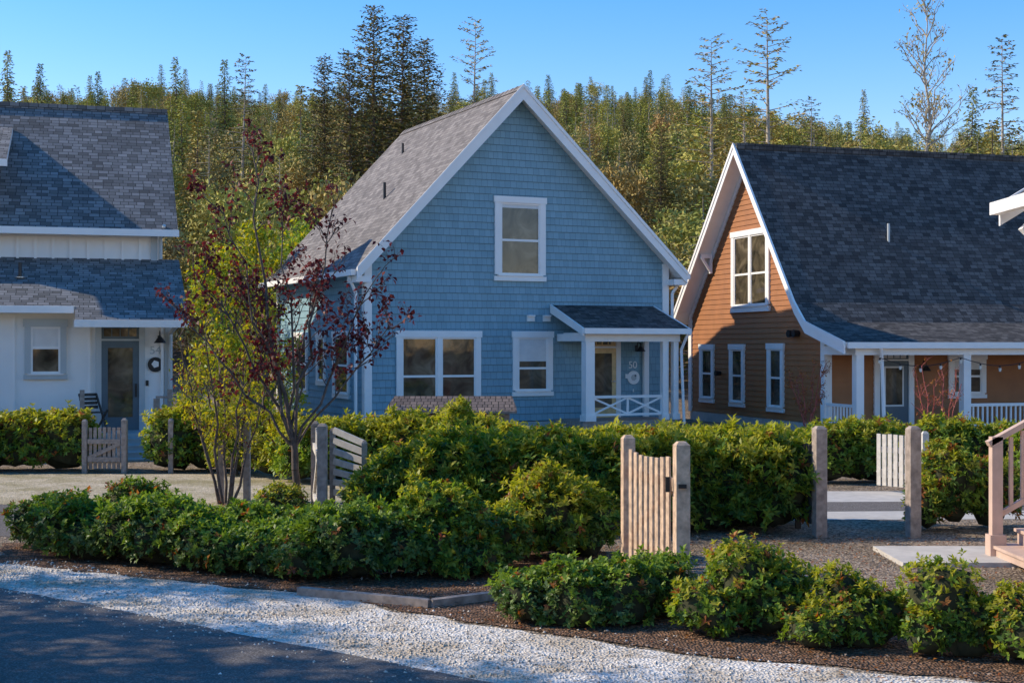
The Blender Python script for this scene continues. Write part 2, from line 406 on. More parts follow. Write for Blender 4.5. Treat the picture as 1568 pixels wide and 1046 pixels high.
b=B(); k=b.mi('gravel')
for i in range(6500):
    t=random.random(); 
    x=-6+ t*10.5; yc=14.85-(x+5.4)*0.75
    w=random.gauss(0.1,0.45)
    p=Vector((x+w*0.62,yc+w*0.78,0.010))
    r=random.uniform(0.006,0.018)
    o=[Vector((r*random.uniform(.7,1.3),0,0)),Vector((0,r*random.uniform(.7,1.3),0)),Vector((-r,0,0)),Vector((0,-r,0)),Vector((random.uniform(-.3,.3)*r,0,r*random.uniform(.6,1)))]
    i0=len(b.v); b.v+=[p+q for q in o]
    for f in ((0,1,4),(1,2,4),(2,3,4),(3,0,4)): b.f.append([i0+j for j in f]); b.m.append(k); b.uv.append([(0,0)]*3)
b.finish('loose_gravel')
lv=Leaves(); n=11000
P_=np.stack([rng.uniform(-6,7,n),rng.uniform(9.6,18,n),np.full(n,0.016)+rng.uniform(0,0.014,n)],1)
keep=(P_[:,1]>12.1-0.80*P_[:,0])&(P_[:,1]>9.0); P_=P_[keep]; n=len(P_)
D_=nrm(np.stack([rng.normal(size=n),rng.normal(size=n),rng.normal(size=n)*0.2],1))
lv.add(P_,D_,np.tile([0,0,1.0],(n,1)),rng.uniform(.02,.06,n),rng.uniform(.01,.03,n),(rng.random(n)<0.4).astype(int))
M['chip']=leafmat('bark_chips',[(0.10,0.07,0.05),(0.28,0.20,0.15),(0.48,0.38,0.30)],0.0)
mesh_from('fallen_leaves_and_bark',lv,['chip','leaf_red'])

# ------------------------------------------------------------------ windows and doors
def window(b,T,s0,s1,z0,z1,tr=0.12,units=1,split=0.5,blind=None,trim='white',hd=True):
    h=0.17 if hd else tr
    b.tbox(T,s0-0.03,s1+0.03,z1-h,z1,0.0,0.085,trim)
    b.tbox(T,s0,s0+tr,z0+tr,z1-h,0.0,0.07,trim); b.tbox(T,s1-tr,s1,z0+tr,z1-h,0.0,0.07,trim)
    b.tbox(T,s0-0.02,s1+0.02,z0,z0+tr*0.75,0.0,0.075,trim)
    b.tbox(T,s0+tr*0.5,s1-tr*0.5,z0+tr*0.75,z0+tr,0.0,0.10,'white')
    a=s0+tr; c=s1-tr; wdt=(c-a)/units; zt=z1-h; zb=z0+tr
    for u in range(units):
        l=a+u*wdt; r=a+(u+1)*wdt
        if u>0: b.tbox(T,l-0.06,l+0.06,zb,zt,0.0,0.072,trim)
        if u>0: l+=0.06
        if u<units-1: r-=0.06
        b.tbox(T,l,r,zb,zt,0.024,0.032,'glass')
        f=0.045
        b.tbox(T,l,l+f,zb,zt,0.032,0.055,'white'); b.tbox(T,r-f,r,zb,zt,0.032,0.055,'white')
        b.tbox(T,l+f,r-f,zb,zb+f,0.032,0.053,'white'); b.tbox(T,l+f,r-f,zt-f,zt,0.032,0.053,'white')
        zm=zb+(zt-zb)*split
        b.tbox(T,l+f,r-f,zm-0.03,zm+0.03,0.032,0.051,'white')
        if blind: b.tbox(T,l+f,r-f,zb+(zt-zb)*blind[0],zb+(zt-zb)*blind[1],0.0325,0.0345,'curtain')

def text(body, T3, size, rotz, parent, mat, name):
    cu=bpy.data.curves.new(name,'FONT'); cu.body=body; cu.size=size; cu.extrude=0.006
    ob=bpy.data.objects.new(name,cu); COL.objects.link(ob); ob.location=T3; ob.rotation_euler=(math.pi/2,0,rotz); ob.parent=parent
    cu.materials.append(M[mat])

def lamp(b,T,s,z):
    b.tbox(T,s-0.04,s+0.04,z-0.02,z+0.14,0.0,0.05,'black')
    p=[T(s,z+0.1,0.05),T(s,z+0.24,0.12),T(s,z+0.2,0.24),T(s,z+0.1,0.26)]
    for i in range(3): b.cyl(p[i],p[i+1],0.013,0.013,'black',6)
    b.cyl(T(s,z+0.11,0.26),T(s,z-0.03,0.26),0.04,0.14,'black',12,False)

# ------------------------------------------------------------------ BLUE HOUSE
H=empty('blue_shingle_house',(0.11,38.36,0),math.radians(25))
XL,XR=-4.27,4.71; ZP=9.35; SL,SR=1.07,0.955; TH=0.15
def ztop(x): return ZP-(SL*-x if x<0 else SR*x)
def zun(x): return ztop(x)-TH*1.42
TF=lambda s,z,o:(s,-o,z)
b=B()
def lim(z):
    l=max(XL,-(ZP-TH*1.42-z)/SL); r=min(XR,(ZP-TH*1.42-z)/SR)
    return (min(l,-0.001),max(r,0.001))
b.laps(TF,lim,0.38,zun(0)-0.01,0.19,'blue')
TL=lambda s,z,o:(XL-o,s,z)
b.laps(TL,lambda z:(0,8.2),0.38,zun(XL),0.19,'blue')
TR=lambda s,z,o:(XR+o,s,z)
b.laps(TR,lambda z:(0,8.2),0.38,zun(XR),0.19,'blue')
b.poly([(XL,8.2,0.3),(XR,8.2,0.3),(XR,8.2,zun(XR)),(0,8.2,zun(0)),(XL,8.2,zun(XL))],'blue')
b.box(XL-0.01,XR+0.01,-0.01,8.21,0,0.36,'concrete')
b.finish('walls',H)
b=B()
b.box(XL-0.05,XL+0.15,-0.055,0.0,0.36,zun(XL)+0.1,'white'); b.box(XL-0.055,XL-0.0,0.0,0.15,0.36,zun(XL),'white')
b.box(XR-0.15,XR+0.05,-0.055,0.0,0.36,zun(XR)+0.08,'white'); b.box(XR,XR+0.055,0.0,0.15,0.36,zun(XR),'white')
b.box(XL-0.055,XL,0.15,8.2,zun(XL)-0.24,zun(XL)-0.01,'white')
b.box(XL-0.055,XL,8.05,8.26,0.36,zun(XL)-0.25,'white')
yf=-0.42
for sx,sl,xe in ((-1,SL,-4.66),(1,SR,5.12)):
    b.extr([(0,yf-0.05,ZP+0.02),(xe,yf-0.05,ztop(xe)+0.02),(xe,yf-0.05,ztop(xe)-0.30),(0,yf-0.05,ZP-0.38)],(0,0.05,0),'white')
    b.extr([(0,yf-0.075,ZP+0.045),(xe,yf-0.075,ztop(xe)+0.045),(xe,yf-0.075,ztop(xe)-0.06),(0,yf-0.075,ZP-0.06)],(0,0.024,0),'white')
b.box(-4.66,XL,-0.42,0.35,ztop(-4.66)-0.34,ztop(-4.66)-0.18,'white')
b.box(XR,5.12,-0.42,0.35,ztop(5.12)-0.34,ztop(5.12)-0.18,'white')
b.box(-4.80,-4.67,-0.40,8.6,ztop(-4.66)-0.17,ztop(-4.66)-0.02,'white')
b.box(5.13,5.26,-0.40,8.6,ztop(5.12)-0.17,ztop(5.12)-0.02,'white')
b.cyl((-4.55,-0.02,0.3),(-4.55,-0.02,ztop(-4.66)-0.6),0.045,0.045,'white',8)
b.cyl((-4.55,-0.02,ztop(-4.66)-0.6),(-4.72,0.0,ztop(-4.66)-0.2),0.045,0.045,'white',8)
b.cyl((4.85,-0.09,0.3),(4.85,-0.09,3.9),0.045,0.045,'white',8); b.cyl((4.85,-0.09,3.9),(5.18,-0.09,4.3),0.045,0.045,'white',8)
b.finish('trim',H)
b=B()
b.slab([(0,-0.42,ZP),(-4.68,-0.42,ztop(-4.68)),(-4.68,8.6,ztop(-4.68)),(0,8.6,ZP)],TH,'roof_taupe','white')
b.slab([(0,-0.42,ZP),(5.14,-0.42,ztop(5.14)),(5.14,8.6,ztop(5.14)),(0,8.6,ZP)],TH,'roof_taupe','white')
for i in range(30):
    y0=-0.42+i*0.3
    b.slab([(0,y0,ZP+0.035),(-0.16,y0,ZP-0.135),(-0.16,y0+0.29,ZP-0.14),(0,y0+0.29,ZP+0.02)],0.01,'roof_taupe','roof_taupe')
    b.slab([(0,y0,ZP+0.035),(0.16,y0,ZP-0.12),(0.16,y0+0.29,ZP-0.125),(0,y0+0.29,ZP+0.02)],0.01,'roof_taupe','roof_taupe')
b.cyl((-2.6,3.2,ztop(-2.6)-0.05),(-2.6,3.2,ztop(-2.6)+0.45),0.045,0.045,'black',8)
b.cyl((-1.0,6.0,ztop(-1.0)-0.05),(-1.0,6.0,ztop(-1.0)+0.3),0.04,0.04,'black',8)
b.box(2.7,3.8,2.6,5.0,5.8,6.75,'blue'); b.slab([(2.2,2.4,7.15),(4.0,2.4,6.8),(4.0,5.2,6.8),(2.2,5.2,7.15)],0.1,'roof_taupe','white')
b.finish('roof',H)
b=B()
window(b,TF,-3.45,-1.06,0.72,2.80,0.15,2,0.42)
b.finish('double_window',H)
b=B(); window(b,TF,-0.12,1.08,1.05,2.80,0.15,1,0.42,(0.55,0.98)); b.finish('small_window',H)
b=B(); window(b,TF,-0.65,0.86,4.15,6.42,0.17,1,0.48,(0.93,0.98)); b.finish('attic_window',H)
b=B()
window(b,TL,1.2,2.6,1.0,2.8,0.13,1); window(b,TL,5.0,6.4,1.0,2.8,0.13,1); window(b,TL,3.3,4.1,1.3,2.8,0.13,1)
b.finish('side_windows',H)
b=B()
for s in (0.42,0.90):
    b.tbox(TF,s-0.11,s+0.11,3.07,3.24,0.0,0.06,'white'); b.tbox(TF,s-0.10,s+0.10,3.20,3.24,0.06,0.13,'white')
b.finish('wall_vents',H)
b=B()
PZ=0.42
b.box(1.15,4.1,-1.7,-0.02,PZ-0.14,PZ,'woodgray'); b.box(1.2,4.05,-1.65,-0.05,0,PZ-0.14,'concrete')
b.slab([(1.02,-0.03,3.52),(4.28,-0.03,3.52),(4.28,-1.95,2.86),(1.02,-1.95,2.86)],0.07,'roof_dark','white')
b.box(1.02,4.28,-2.02,-1.95,2.72,2.87,'white')
b.extr([(1.0,-1.95,2.87),(1.0,-0.05,3.53),(1.0,-0.05,3.30),(1.0,-1.95,2.68)],(0.05,0,0),'white')
b.extr([(4.25,-1.95,2.87),(4.25,-0.05,3.53),(4.25,-0.05,3.30),(4.25,-1.95,2.68)],(0.05,0,0),'white')
b.extr([(4.0,-1.6,2.7),(4.0,-0.02,2.7),(4.0,-0.02,3.4),(4.0,-1.6,2.85)],(0.05,0,0),'white')
b.box(1.2,4.1,-1.72,-1.5,2.52,2.74,'white'); 
b.box(1.22,1.42,-1.5,-0.03,2.53,2.73,'white'); b.box(3.88,4.08,-1.5,-0.03,2.53,2.73,'white')
b.box(1.42,3.88,-1.5,-0.03,2.735,2.76,'white')
for x in (1.34,3.66,4.0):
    w=0.13 if x<2 else 0.075
    b.box(x-w,x+w,-1.61-w,-1.61+w,PZ,2.515,'white'); b.box(x-w-0.03,x+w+0.03,-1.61-w-0.03,-1.61+w+0.03,PZ,PZ+0.16,'white')
b.box(3.9,4.05,-0.16,-0.05,PZ,2.52,'white')
def xrail(x0,x1):
    b.box(x0,x1,-1.65,-1.57,1.02,1.09,'white'); b.box(x0,x1,-1.64,-1.58,0.55,0.61,'white')
    n=2; w=(x1-x0)/n
    for i in range(n):
        a=x0+i*w; c=a+w
        b.beam((a,-1.612,0.60),(c,-1.612,1.03),0.03,0.05,'white'); b.beam((a,-1.598,1.03),(c,-1.598,0.60),0.03,0.05,'white')
        b.box(c-0.03,c+0.03,-1.63,-1.59,0.61,1.02,'white')
xrail(1.48,3.58)
b.cyl((4.12,-1.9,0.3),(4.12,-1.75,2.3),0.04,0.04,'white',8); b.cyl((4.12,-1.75,2.3),(4.2,-1.95,2.72),0.04,0.04,'white',8)
b.finish('porch',H)
b=B()
d0,d1=2.20,3.05
b.tbox(TF,d0-0.14,d0,PZ,2.72,0,0.08,'white'); b.tbox(TF,d1,d1+0.14,PZ,2.72,0,0.08,'white')
b.tbox(TF,d0,d1,2.62,2.72,0,0.08,'white'); b.tbox(TF,d0,d1,2.34,2.40,0,0.08,'white')
b.tbox(TF,d0,d1,2.40,2.62,0.02,0.03,'doorwood')
for i in range(4): 
    a=d0+0.06+i*0.19; b.tbox(TF,a,a+0.16,2.44,2.58,0.03,0.034,'glass')
b.tbox(TF,d0,d1,PZ,PZ+0.28,0.02,0.05,'doorwood'); b.tbox(TF,d0,d0+0.12,PZ+0.28,2.34,0.02,0.05,'doorwood')
b.tbox(TF,d1-0.12,d1,PZ+0.28,2.34,0.02,0.05,'doorwood'); b.tbox(TF,d0+0.12,d1-0.12,2.2,2.34,0.02,0.05,'doorwood')
b.tbox(TF,d0+0.12,d1-0.12,PZ+0.28,2.2,0.02,0.03,'glass')
b.cyl(TF(d1-0.06,1.42,0.05),TF(d1-0.06,1.42,0.11),0.03,0.03,'metal'); b.cyl(TF(d1-0.06,1.42,0.10),TF(d1-0.17,1.42,0.10),0.012,0.012,'metal')
lamp(b,TF,3.72,2.28)
b.tbox(TF,3.36,3.44,1.5,1.62,0.02,0.05,'white')
b.finish('front_door',H)
b=B()
b.cyl(TF(3.62,1.52,0.02),TF(3.62,1.52,0.05),0.19,0.19,'white',24)
b.cyl(TF(3.62,1.52,0.05),TF(3.62,1.52,0.056),0.09,0.07,'graytrim',7); b.cyl(TF(3.67,1.57,0.05),TF(3.67,1.57,0.058),0.04,0.03,'doorblue',6)
b.tbox(TF,3.60,3.63,1.12,1.2,0.02,0.04,'white')
b.finish('round_wall_plaque',H)
text('50',(3.46,-0.03,1.78),0.28,0,H,'white','house_number')
b=B()
for i in range(3): b.box(2.1,3.2,-1.7-0.3*(3-i),-1.7-0.3*(2-i),0,0.11*(i+1)+0.02,'woodgray')
b.finish('porch_steps',H)

# ------------------------------------------------------------------ BROWN HOUSE
H=empty('brown_lap_sided_house',(7.13,42.62,0),math.radians(17))
prof=[(-6.4,2.50),(-4.35,3.05),(-3.75,3.60),(0,8.42),(4.3,3.62),(4.75,3.2)]
def pz(y):
    for (a,za),(c,zc) in zip(prof,prof[1:]):
        if a<=y<=c: return za+(zc-za)*(y-a)/(c-a)
    return prof[0][1] if y<prof[0][0] else prof[-1][1]
b=B()
TG=lambda s,z,o:(-o,-s,z)
def glim(z):
    zz=z+0.2
    near=4.5
    if zz>2.97:
        y=-6.4
        while y<0 and pz(y)<zz: y+=0.02
        near=min(4.5,-y)
    far=-4.3
    if zz>pz(4.3):
        y=4.7
        while y>0 and pz(y)<zz: y-=0.02
        far=-y
    return (min(far,-0.001),max(near,0.001))
b.laps(TG,glim,0.3,8.2,0.155,'brown',0.024)
TPW=lambda s,z,o:(s,-4.5-o,z)
b.laps(TPW,lambda z:(0,13.5),0.2,2.72,0.155,'brown',0.024)
b.poly([(0,4.3,0.2),(13.5,4.3,0.2),(13.5,4.3,3.4),(0,4.3,3.4)],'brown')
b.box(-0.01,13.5,-4.51,4.31,0,0.28,'concrete')
b.finish('walls',H)
b=B()
for (a,za),(c,zc) in zip(prof,prof[1:]):
    b.slab([(-0.50,a,za),(14,a,za),(14,c,zc),(-0.50,c,zc)],0.14,'roof_dark','white')
b.cyl((3.3,-2.3,pz(-2.3)-0.1),(3.3,-2.3,pz(-2.3)+0.5),0.04,0.04,'graytrim',8)
for i in range(48): b.box(-0.5+i*0.3,-0.215+i*0.3,-0.15,0.15,8.27,8.445+0.006*(i%2),'roof_dark')
b.finish('roof',H)
b=B()
for (a,za),(c,zc) in zip(prof,prof[1:]):
    for x0,x1,up,dn in ((-0.55,-0.502,0.02,0.30),(-0.575,-0.55,0.04,0.09)):
        b.extr([(x0,a,za+up),(x0,c,zc+up),(x0,c,zc-dn),(x0,a,za-dn)],(x1-x0,0,0),'white')
for (a,za),(c,zc) in ((( -3.75,3.60),(0,8.42)),((0,8.42),(4.3,3.62))):
    b.extr([(-0.05,a,za-0.22),(-0.05,c,zc-0.22),(-0.05,c,zc-0.46),(-0.05,a,za-0.46)],(0.05,0,0),'white')
b.box(-0.06,0.0,-4.55,-4.33,0.28,2.75,'white'); b.box(0.0,0.16,-4.56,-4.50,0.28,2.6,'white')
b.box(-0.06,0.0,4.14,4.36,0.28,3.3,'white')
for yy in (2.55,-2.6):
    zz=pz(yy)-0.38
    b.box(-0.45,-0.06,yy-0.05,yy+0.05,zz-0.02,zz+0.10,'white'); b.box(-0.14,-0.06,yy-0.05,yy+0.05,zz-0.5,zz-0.02,'white')
    b.beam((-0.42,yy,zz),(-0.1,yy,zz-0.45),0.08,0.08,'white')
b.box(-0.45,-0.06,-4.6,-4.3,2.78,2.92,'white')
b.finish('trim',H)
b=B(); window(b,TG,-1.17,1.33,3.42,5.88,0.2,2,0.45); b.finish('gable_window',H)
b=B()
window(b,TG,-3.5,-2.45,0.6,2.46,0.16); window(b,TG,-1.31,-0.3,0.55,2.46,0.16); window(b,TG,1.2,2.2,0.5,2.48,0.16)
b.finish('gable_ground_windows',H)
b=B()
b.cyl(TG(-2.0,1.55,0.02),TG(-2.0,1.55,0.2),0.07,0.09,'black',10); b.cyl(TG(2.75,2.75,0.02),TG(2.75,2.75,0.2),0.09,0.11,'black',10); b.cyl(TG(3.05,2.75,0.02),TG(3.05,2.75,0.2),0.09,0.11,'black',10)
b.finish('wall_lights',H)
b=B()
b.box(-0.1,13.5,-6.35,-4.53,0.0,0.16,'woodgray')
b.box(-0.15,13.8,-6.30,-6.05,2.17,2.40,'white')
b.box(-0.45,14,-6.50,-6.41,2.34,2.50,'white')
b.box(-0.15,0.05,-6.05,-4.57,2.17,2.40,'white')
b.box(0.05,13.7,-6.05,-4.53,2.41,2.44,'white')
for x in (0.0,3.2,6.2,9.2):
    b.box(x-0.11,x+0.11,-6.28,-6.06,0.16,2.17,'white')
b.cyl((0.62,-6.42,0.1),(0.62,-6.30,2.0),0.05,0.05,'white',8); b.cyl((0.62,-6.30,2.0),(0.5,-6.44,2.36),0.05,0.05,'white',8)
def rail(x0,x1):
    b.box(x0,x1,-6.20,-6.12,0.80,0.88,'white'); b.box(x0,x1,-6.19,-6.13,0.28,0.34,'white')
    n=max(1,int((x1-x0)/0.14))
    for i in range(1,n): 
        x=x0+(x1-x0)*i/n; b.box(x-0.02,x+0.02,-6.18,-6.14,0.34,0.80,'white')
rail(3.31,6.09); rail(6.31,9.09); rail(9.31,13)
b.box(-0.05,0.0,-6.06,-4.6,0.80,0.88,'white'); b.box(-0.05,0,-6.06,-4.6,0.28,0.34,'white')
for i in range(9): b.box(-0.045,-0.005,-6.0+i*0.16,-5.96+i*0.16,0.34,0.8,'white')
b.finish('porch',H)
b=B()
d0,d1=1.62,2.53
b.tbox(TPW,d0-0.16,d0,0.16,2.36,0,0.08,'white'); b.tbox(TPW,d1,d1+0.16,0.16,2.36,0,0.08,'white')
b.tbox(TPW,d0-0.25,d1+0.25,2.22,2.40,0,0.1,'white'); b.tbox(TPW,d0,d1,2.0,2.04,0,0.08,'white')
b.tbox(TPW,d0,d1,2.04,2.22,0.02,0.03,'doorblue')
for i in range(4): 
    a=d0+0.07+i*0.2; b.tbox(TPW,a,a+0.17,2.07,2.19,0.03,0.035,'curtain')
b.tbox(TPW,d0,d1,0.16,2.0,0.02,0.04,'doorblue'); b.tbox(TPW,d0+0.15,d1-0.15,0.75,1.85,0.04,0.05,'curtain'); b.tbox(TPW,d0+0.2,d1-0.2,0.8,1.8,0.05,0.055,'glass')
lamp(b,TPW,2.95,1.75)
b.finish('front_door',H)
b=B(); window(b,TPW,3.8,5.0,0.95,2.2,0.14,1,0.5,(0.7,1)); b.finish('porch_window',H)
b=B()
for i in range(60):
    a=random.random()*6.283; r=0.28+random.gauss(0,0.04); c=Vector(TPW(7.05+r*math.cos(a),1.35+r*math.sin(a),0.07+random.random()*0.08))
    a2=a+0.5; d=Vector(TPW(7.05+r*math.cos(a2)*1.1,1.35+r*math.sin(a2)*1.1,0.1))
    b.cyl(c,d,0.012,0.004,'bark',5)
b.finish('twig_wreath',H)
b=B(); px=None
for i in range(41):
    x=0.4+i*0.3; z=2.10-0.22*math.sin(math.pi*((i%8)/8)); p=Vector((x,-6.56,z))
    if px is not None: b.cyl(px,p,0.010,0.010,'black',4,False)
    if i%2==0:
        b.cyl(p,p-Vector((0,0,0.06)),0.022,0.022,'black',6); b.cyl(p-Vector((0,0,0.06)),p-Vector((0,0,0.15)),0.042,0.028,'bulb',8)
    px=p
b.finish('string_lights',H)

# ------------------------------------------------------------------ WHITE HOUSE
H=empty('white_board_and_batten_house',(-7.79,32.5,0),math.radians(17))
b=B(); F=0.5
b.box(-12,0,0,11,0.0,F-0.05,'concrete')
b.box(-12,0,0,11,F-0.05,3.2,'wwall')
b.poly([(0,0,3.2),(0,2.2,3.2),(0,2.2,4.4)],'wwall'); 
b.extr([(-12,0,3.2),(-12,2.2,3.2),(-12,2.2,4.3)],(11.99,0,0),'wwall')
b.box(-12,-0.22,2.2,11,3.2,5.45,'wwall')
b.extr([(-12,2.2,5.45),(-12,11,5.45),(-12,6.0,8.5)],(11.7,0,0),'wwall')
x=-11.8
while x<-0.1:
    if not (-3.3<x<-2.15 or -1.75<x<-0.45): b.box(x-0.03,x+0.03,-0.055,0.0,F,3.2,'wwall')
    b.box(x-0.03,x+0.03,2.145,2.2,4.3,5.4,'wwall'); x+=0.40
b.finish('walls',H)
b=B()
b.box(-0.14,0.02,-0.045,0.0,F,3.0,'graytrim'); b.box(-0.34,-0.2,2.135,2.2,4.4,5.4,'graytrim')
b.box(0.0,0.02,0.0,0.14,F,3.0,'graytrim')
b.box(-0.2,-0.18,2.2,2.34,4.4,5.4,'graytrim')
b.cyl((-0.02,-0.1,0.4),(-0.02,-0.1,2.7),0.045,0.045,'graytrim',8); b.cyl((-0.02,-0.1,2.7),(0.1,-1.15,2.9),0.045,0.045,'graytrim',8)
b.cyl((-0.12,2.08,4.5),(-0.12,2.08,5.0),0.045,0.045,'graytrim',8)
b.cyl((-0.12,2.08,5.0),(-0.05,1.8,5.3),0.045,0.045,'graytrim',8)
b.finish('trim',H)
b=B()
sl=(4.5-2.97)/3.4
zl=lambda y:2.97+(y+1.2)*sl
b.slab([(-12.3,-0.5,zl(-0.5)),(-2.1,-0.5,zl(-0.5)),(-2.1,2.2,zl(2.2)),(-12.3,2.2,zl(2.2))],0.1,'roof_slate','white')
b.slab([(-2.1,-1.2,zl(-1.2)),(0.32,-1.2,zl(-1.2)),(0.32,2.2,zl(2.2)),(-2.1,2.2,zl(2.2))],0.1,'roof_slate','white')
b.box(-12.3,-2.12,-0.60,-0.50,zl(-0.5)-0.16,zl(-0.5)-0.01,'white'); b.box(-2.12,0.34,-1.30,-1.2,zl(-1.2)-0.16,zl(-1.2)-0.01,'white')
zr=lambda y:8.72-abs(y-6.0)*0.83
b.slab([(-12.3,1.75,zr(1.75)),(0.27,1.75,zr(1.75)),(0.27,6,zr(6)),(-12.3,6,zr(6))],0.14,'roof_slate','white')
b.slab([(-12.3,11.4,zr(11.4)),(0.27,11.4,zr(11.4)),(0.27,6,zr(6)),(-12.3,6,zr(6))],0.14,'roof_slate','white')
b.box(-12.3,0.29,1.64,1.75,zr(1.75)-0.17,zr(1.75)-0.01,'white')
for i in range(42): 
    b.box(0.24-0.3*(i+1)+0.01,0.26-0.3*i,5.84,6.16,8.60,8.745+0.006*(i%2),'roof_slate')
b.cyl((-3.3,1.0,zl(1.0)-0.05),(-3.3,1.0,zl(1.0)+0.35),0.04,0.04,'black',8); 
b.cyl((-3.3,1.0,zl(1.0)+0.0),(-3.3,1.0,zl(1.0)+0.02),0.12,0.12,'metal',10)
b.box(-6.2,-4.0,2.3,5.0,5.6,6.85,'wwall'); b.slab([(-6.5,1.6,6.72),(-3.62,1.6,6.72),(-3.62,5.0,7.95),(-6.5,5.0,7.95)],0.12,'roof_slate','white')
b.box(-6.5,-3.60,1.50,1.60,6.56,6.72,'white')
b.finish('roof',H)
b=B(); window(b,TF,-3.17,-2.28,1.66,3.0,0.13,1,0.55,(0.56,0.97),'graytrim')
b.finish('front_window',H)
b=B()
d0,d1=-1.53,-0.71
b.tbox(TF,d0-0.13,d0,F,2.85,0,0.06,'graytrim'); b.tbox(TF,d1,d1+0.13,F,2.85,0,0.06,'graytrim'); b.tbox(TF,d0-0.13,d1+0.13,2.85,2.95,0,0.08,'graytrim')
b.tbox(TF,d0,d1,2.52,2.56,0,0.055,'graytrim'); b.tbox(TF,d0,d1,2.56,2.85,0.02,0.03,'doorblue')
for i in range(4): 
    a=d0+0.05+i*0.185; b.tbox(TF,a,a+0.16,2.62,2.80,0.03,0.034,'glass')
b.tbox(TF,d0,d1,F,2.52,0.02,0.04,'doorblue'); b.tbox(TF,d0+0.14,d1-0.14,F+0.30,2.36,0.04,0.046,'glass')
b.tbox(TF,d1-0.09,d1-0.05,1.25,1.55,0.04,0.09,'black')
lamp(b,TF,-0.26,2.5)
b.tbox(TF,-0.56,-0.5,1.5,1.62,0.0,0.03,'black')
b.finish('front_door',H)
b=B(); b.cyl(TF(-0.35,1.98,0.0),TF(-0.35,1.98,0.04),0.17,0.17,'black',20); b.cyl(TF(-0.35,1.99,0.04),TF(-0.35,1.99,0.046),0.09,0.08,'white',5); b.finish('round_wall_plaque',H)
text('54',(-0.48,-0.01,2.22),0.26,0,H,'graytrim','house_number')
b=B()
b.box(-2.0,0.1,-1.25,-0.02,F-0.12,F,'step'); b.box(-1.95,0.05,-1.2,-0.05,0,F-0.12,'wooddark')
for i in range(4): 
    z=F-0.125*(i+1); b.box(-1.3,-0.45,-1.25-0.3*(i+1),-1.25-0.3*i,0,z,'step'); b.box(-1.33,-0.42,-1.27-0.3*(i+1),-1.25-0.3*i,z,z+0.03,'step')
for x in (-1.95,-0.1,-0.4):
    b.box(x-0.05,x+0.05,-1.22,-1.12,F,F+0.95 if x!=-0.4 else F+0.75,'woodgray')
for i in range(3): b.beam((-0.33+i*0.1,-1.17,F+0.1),(-0.33+i*0.1,-1.17,F+0.75),0.03,0.03,'woodgray')
b.beam((-0.4,-1.17,F+0.78),(-0.1,-1.17,F+0.78),0.05,0.05,'woodgray')
b.finish('porch_and_steps',H)
def chair(x,y,rot):
    b=B()
    for sx in (-0.22,0.22):
        b.beam((sx,0.2,0),(sx,-0.22,0.5),0.035,0.035,'wooddark',(1,0,0)); b.beam((sx,-0.22,0),(sx,0.2,0.85),0.035,0.035,'wooddark',(1,0,0))
    for i in range(5): b.box(-0.24,0.24,-0.2+i*0.085,-0.13+i*0.085,0.43,0.45,'wooddark')
    for i in range(4): b.box(-0.22,0.22,0.12+i*0.028,0.14+i*0.028,0.52+i*0.09,0.59+i*0.09,'wooddark')
    o=b.finish('porch_chair'); o.location=(x,y,0.5); o.rotation_euler=(0,0,rot)
chair(-9.22,31.3,0.9)

# ------------------------------------------------------------------ small storage roof in front of the blue house
b=B()
b.box(-2.35,-0.05,29.2,30.2,0,1.0,'woodgray')
b.slab([(-2.6,28.9,1.08),(0.1,28.9,1.08),(-0.0,29.7,1.36),(-2.45,29.7,1.36)],0.05,'roof_brown','woodgray')
b.slab([(-2.6,30.5,1.08),(0.1,30.5,1.08),(-0.0,29.7,1.36),(-2.45,29.7,1.36)],0.05,'roof_brown','woodgray')
b.finish('low_garden_shed')

# ------------------------------------------------------------------ fences, gates, posts
def post(b,x,y,h,w=0.12,mat='wood',rot=0.0):
    c,s=math.cos(rot),math.sin(rot); R=lambda u,v,z:(x+u*c-v*s,y+u*s+v*c,z)
    a=w/2
    b.hexa([R(-a,-a,0),R(a,-a,0),R(a,a,0),R(-a,a,0),R(-a,-a,h),R(a,-a,h),R(a,a,h),R(-a,a,h)],mat)
    t=a*0.55; b.hexa([R(-a,-a,h),R(a,-a,h),R(a,a,h),R(-a,a,h),R(-t,-t,h+0.035),R(t,-t,h+0.035),R(t,t,h+0.035),R(-t,t,h+0.035)],mat)
def pickets(b,p0,p1,z0,z1,n,w,mat,sag=0.0,side=1):
    p0=Vector((*p0,0)); p1=Vector((*p1,0)); d=(p1-p0); L=d.length; d.normalize(); nn=Vector((-d.y,d.x,0))*side
    for i in range(n):
        c=p0+d*(L*(i+0.5)/n); zt=z1-sag*math.sin(math.pi*(i+0.5)/n)+random.uniform(-.006,.006); a=d*w/2; t=nn*0.022
        b.hexa([c-a+Vector((0,0,z0)),c+a+Vector((0,0,z0)),c+a+t+Vector((0,0,z0)),c-a+t+Vector((0,0,z0)),
                c-a+Vector((0,0,zt)),c+a+Vector((0,0,zt)),c+a+t+Vector((0,0,zt)),c-a+t+Vector((0,0,zt))],mat)
    for z in (z0+0.18,z1-0.26):
        b.beam(p0-nn*0.02+Vector((0,0,z)),p1-nn*0.02+Vector((0,0,z)),0.035,0.09,mat)
    b.beam(p0-nn*0.02+Vector((0,0,z0+0.2)),p1-nn*0.02+Vector((0,0,z1-0.3)),0.03,0.07,mat)
b=B()
post(b,1.68,14.1,1.42,0.14,'wood',0.15); post(b,1.26,15.45,1.40,0.13,'wood',0.15)
pickets(b,(1.27,15.36),(1.60,14.2),0.12,1.30,8,0.085,'wood',0.05,-1)
b.box(1.64,1.72,14.0,14.025,1.0,1.04,'black'); b.box(1.53,1.57,14.14,14.17,0.95,1.1,'black')
b.finish('wooden_picket_gate')
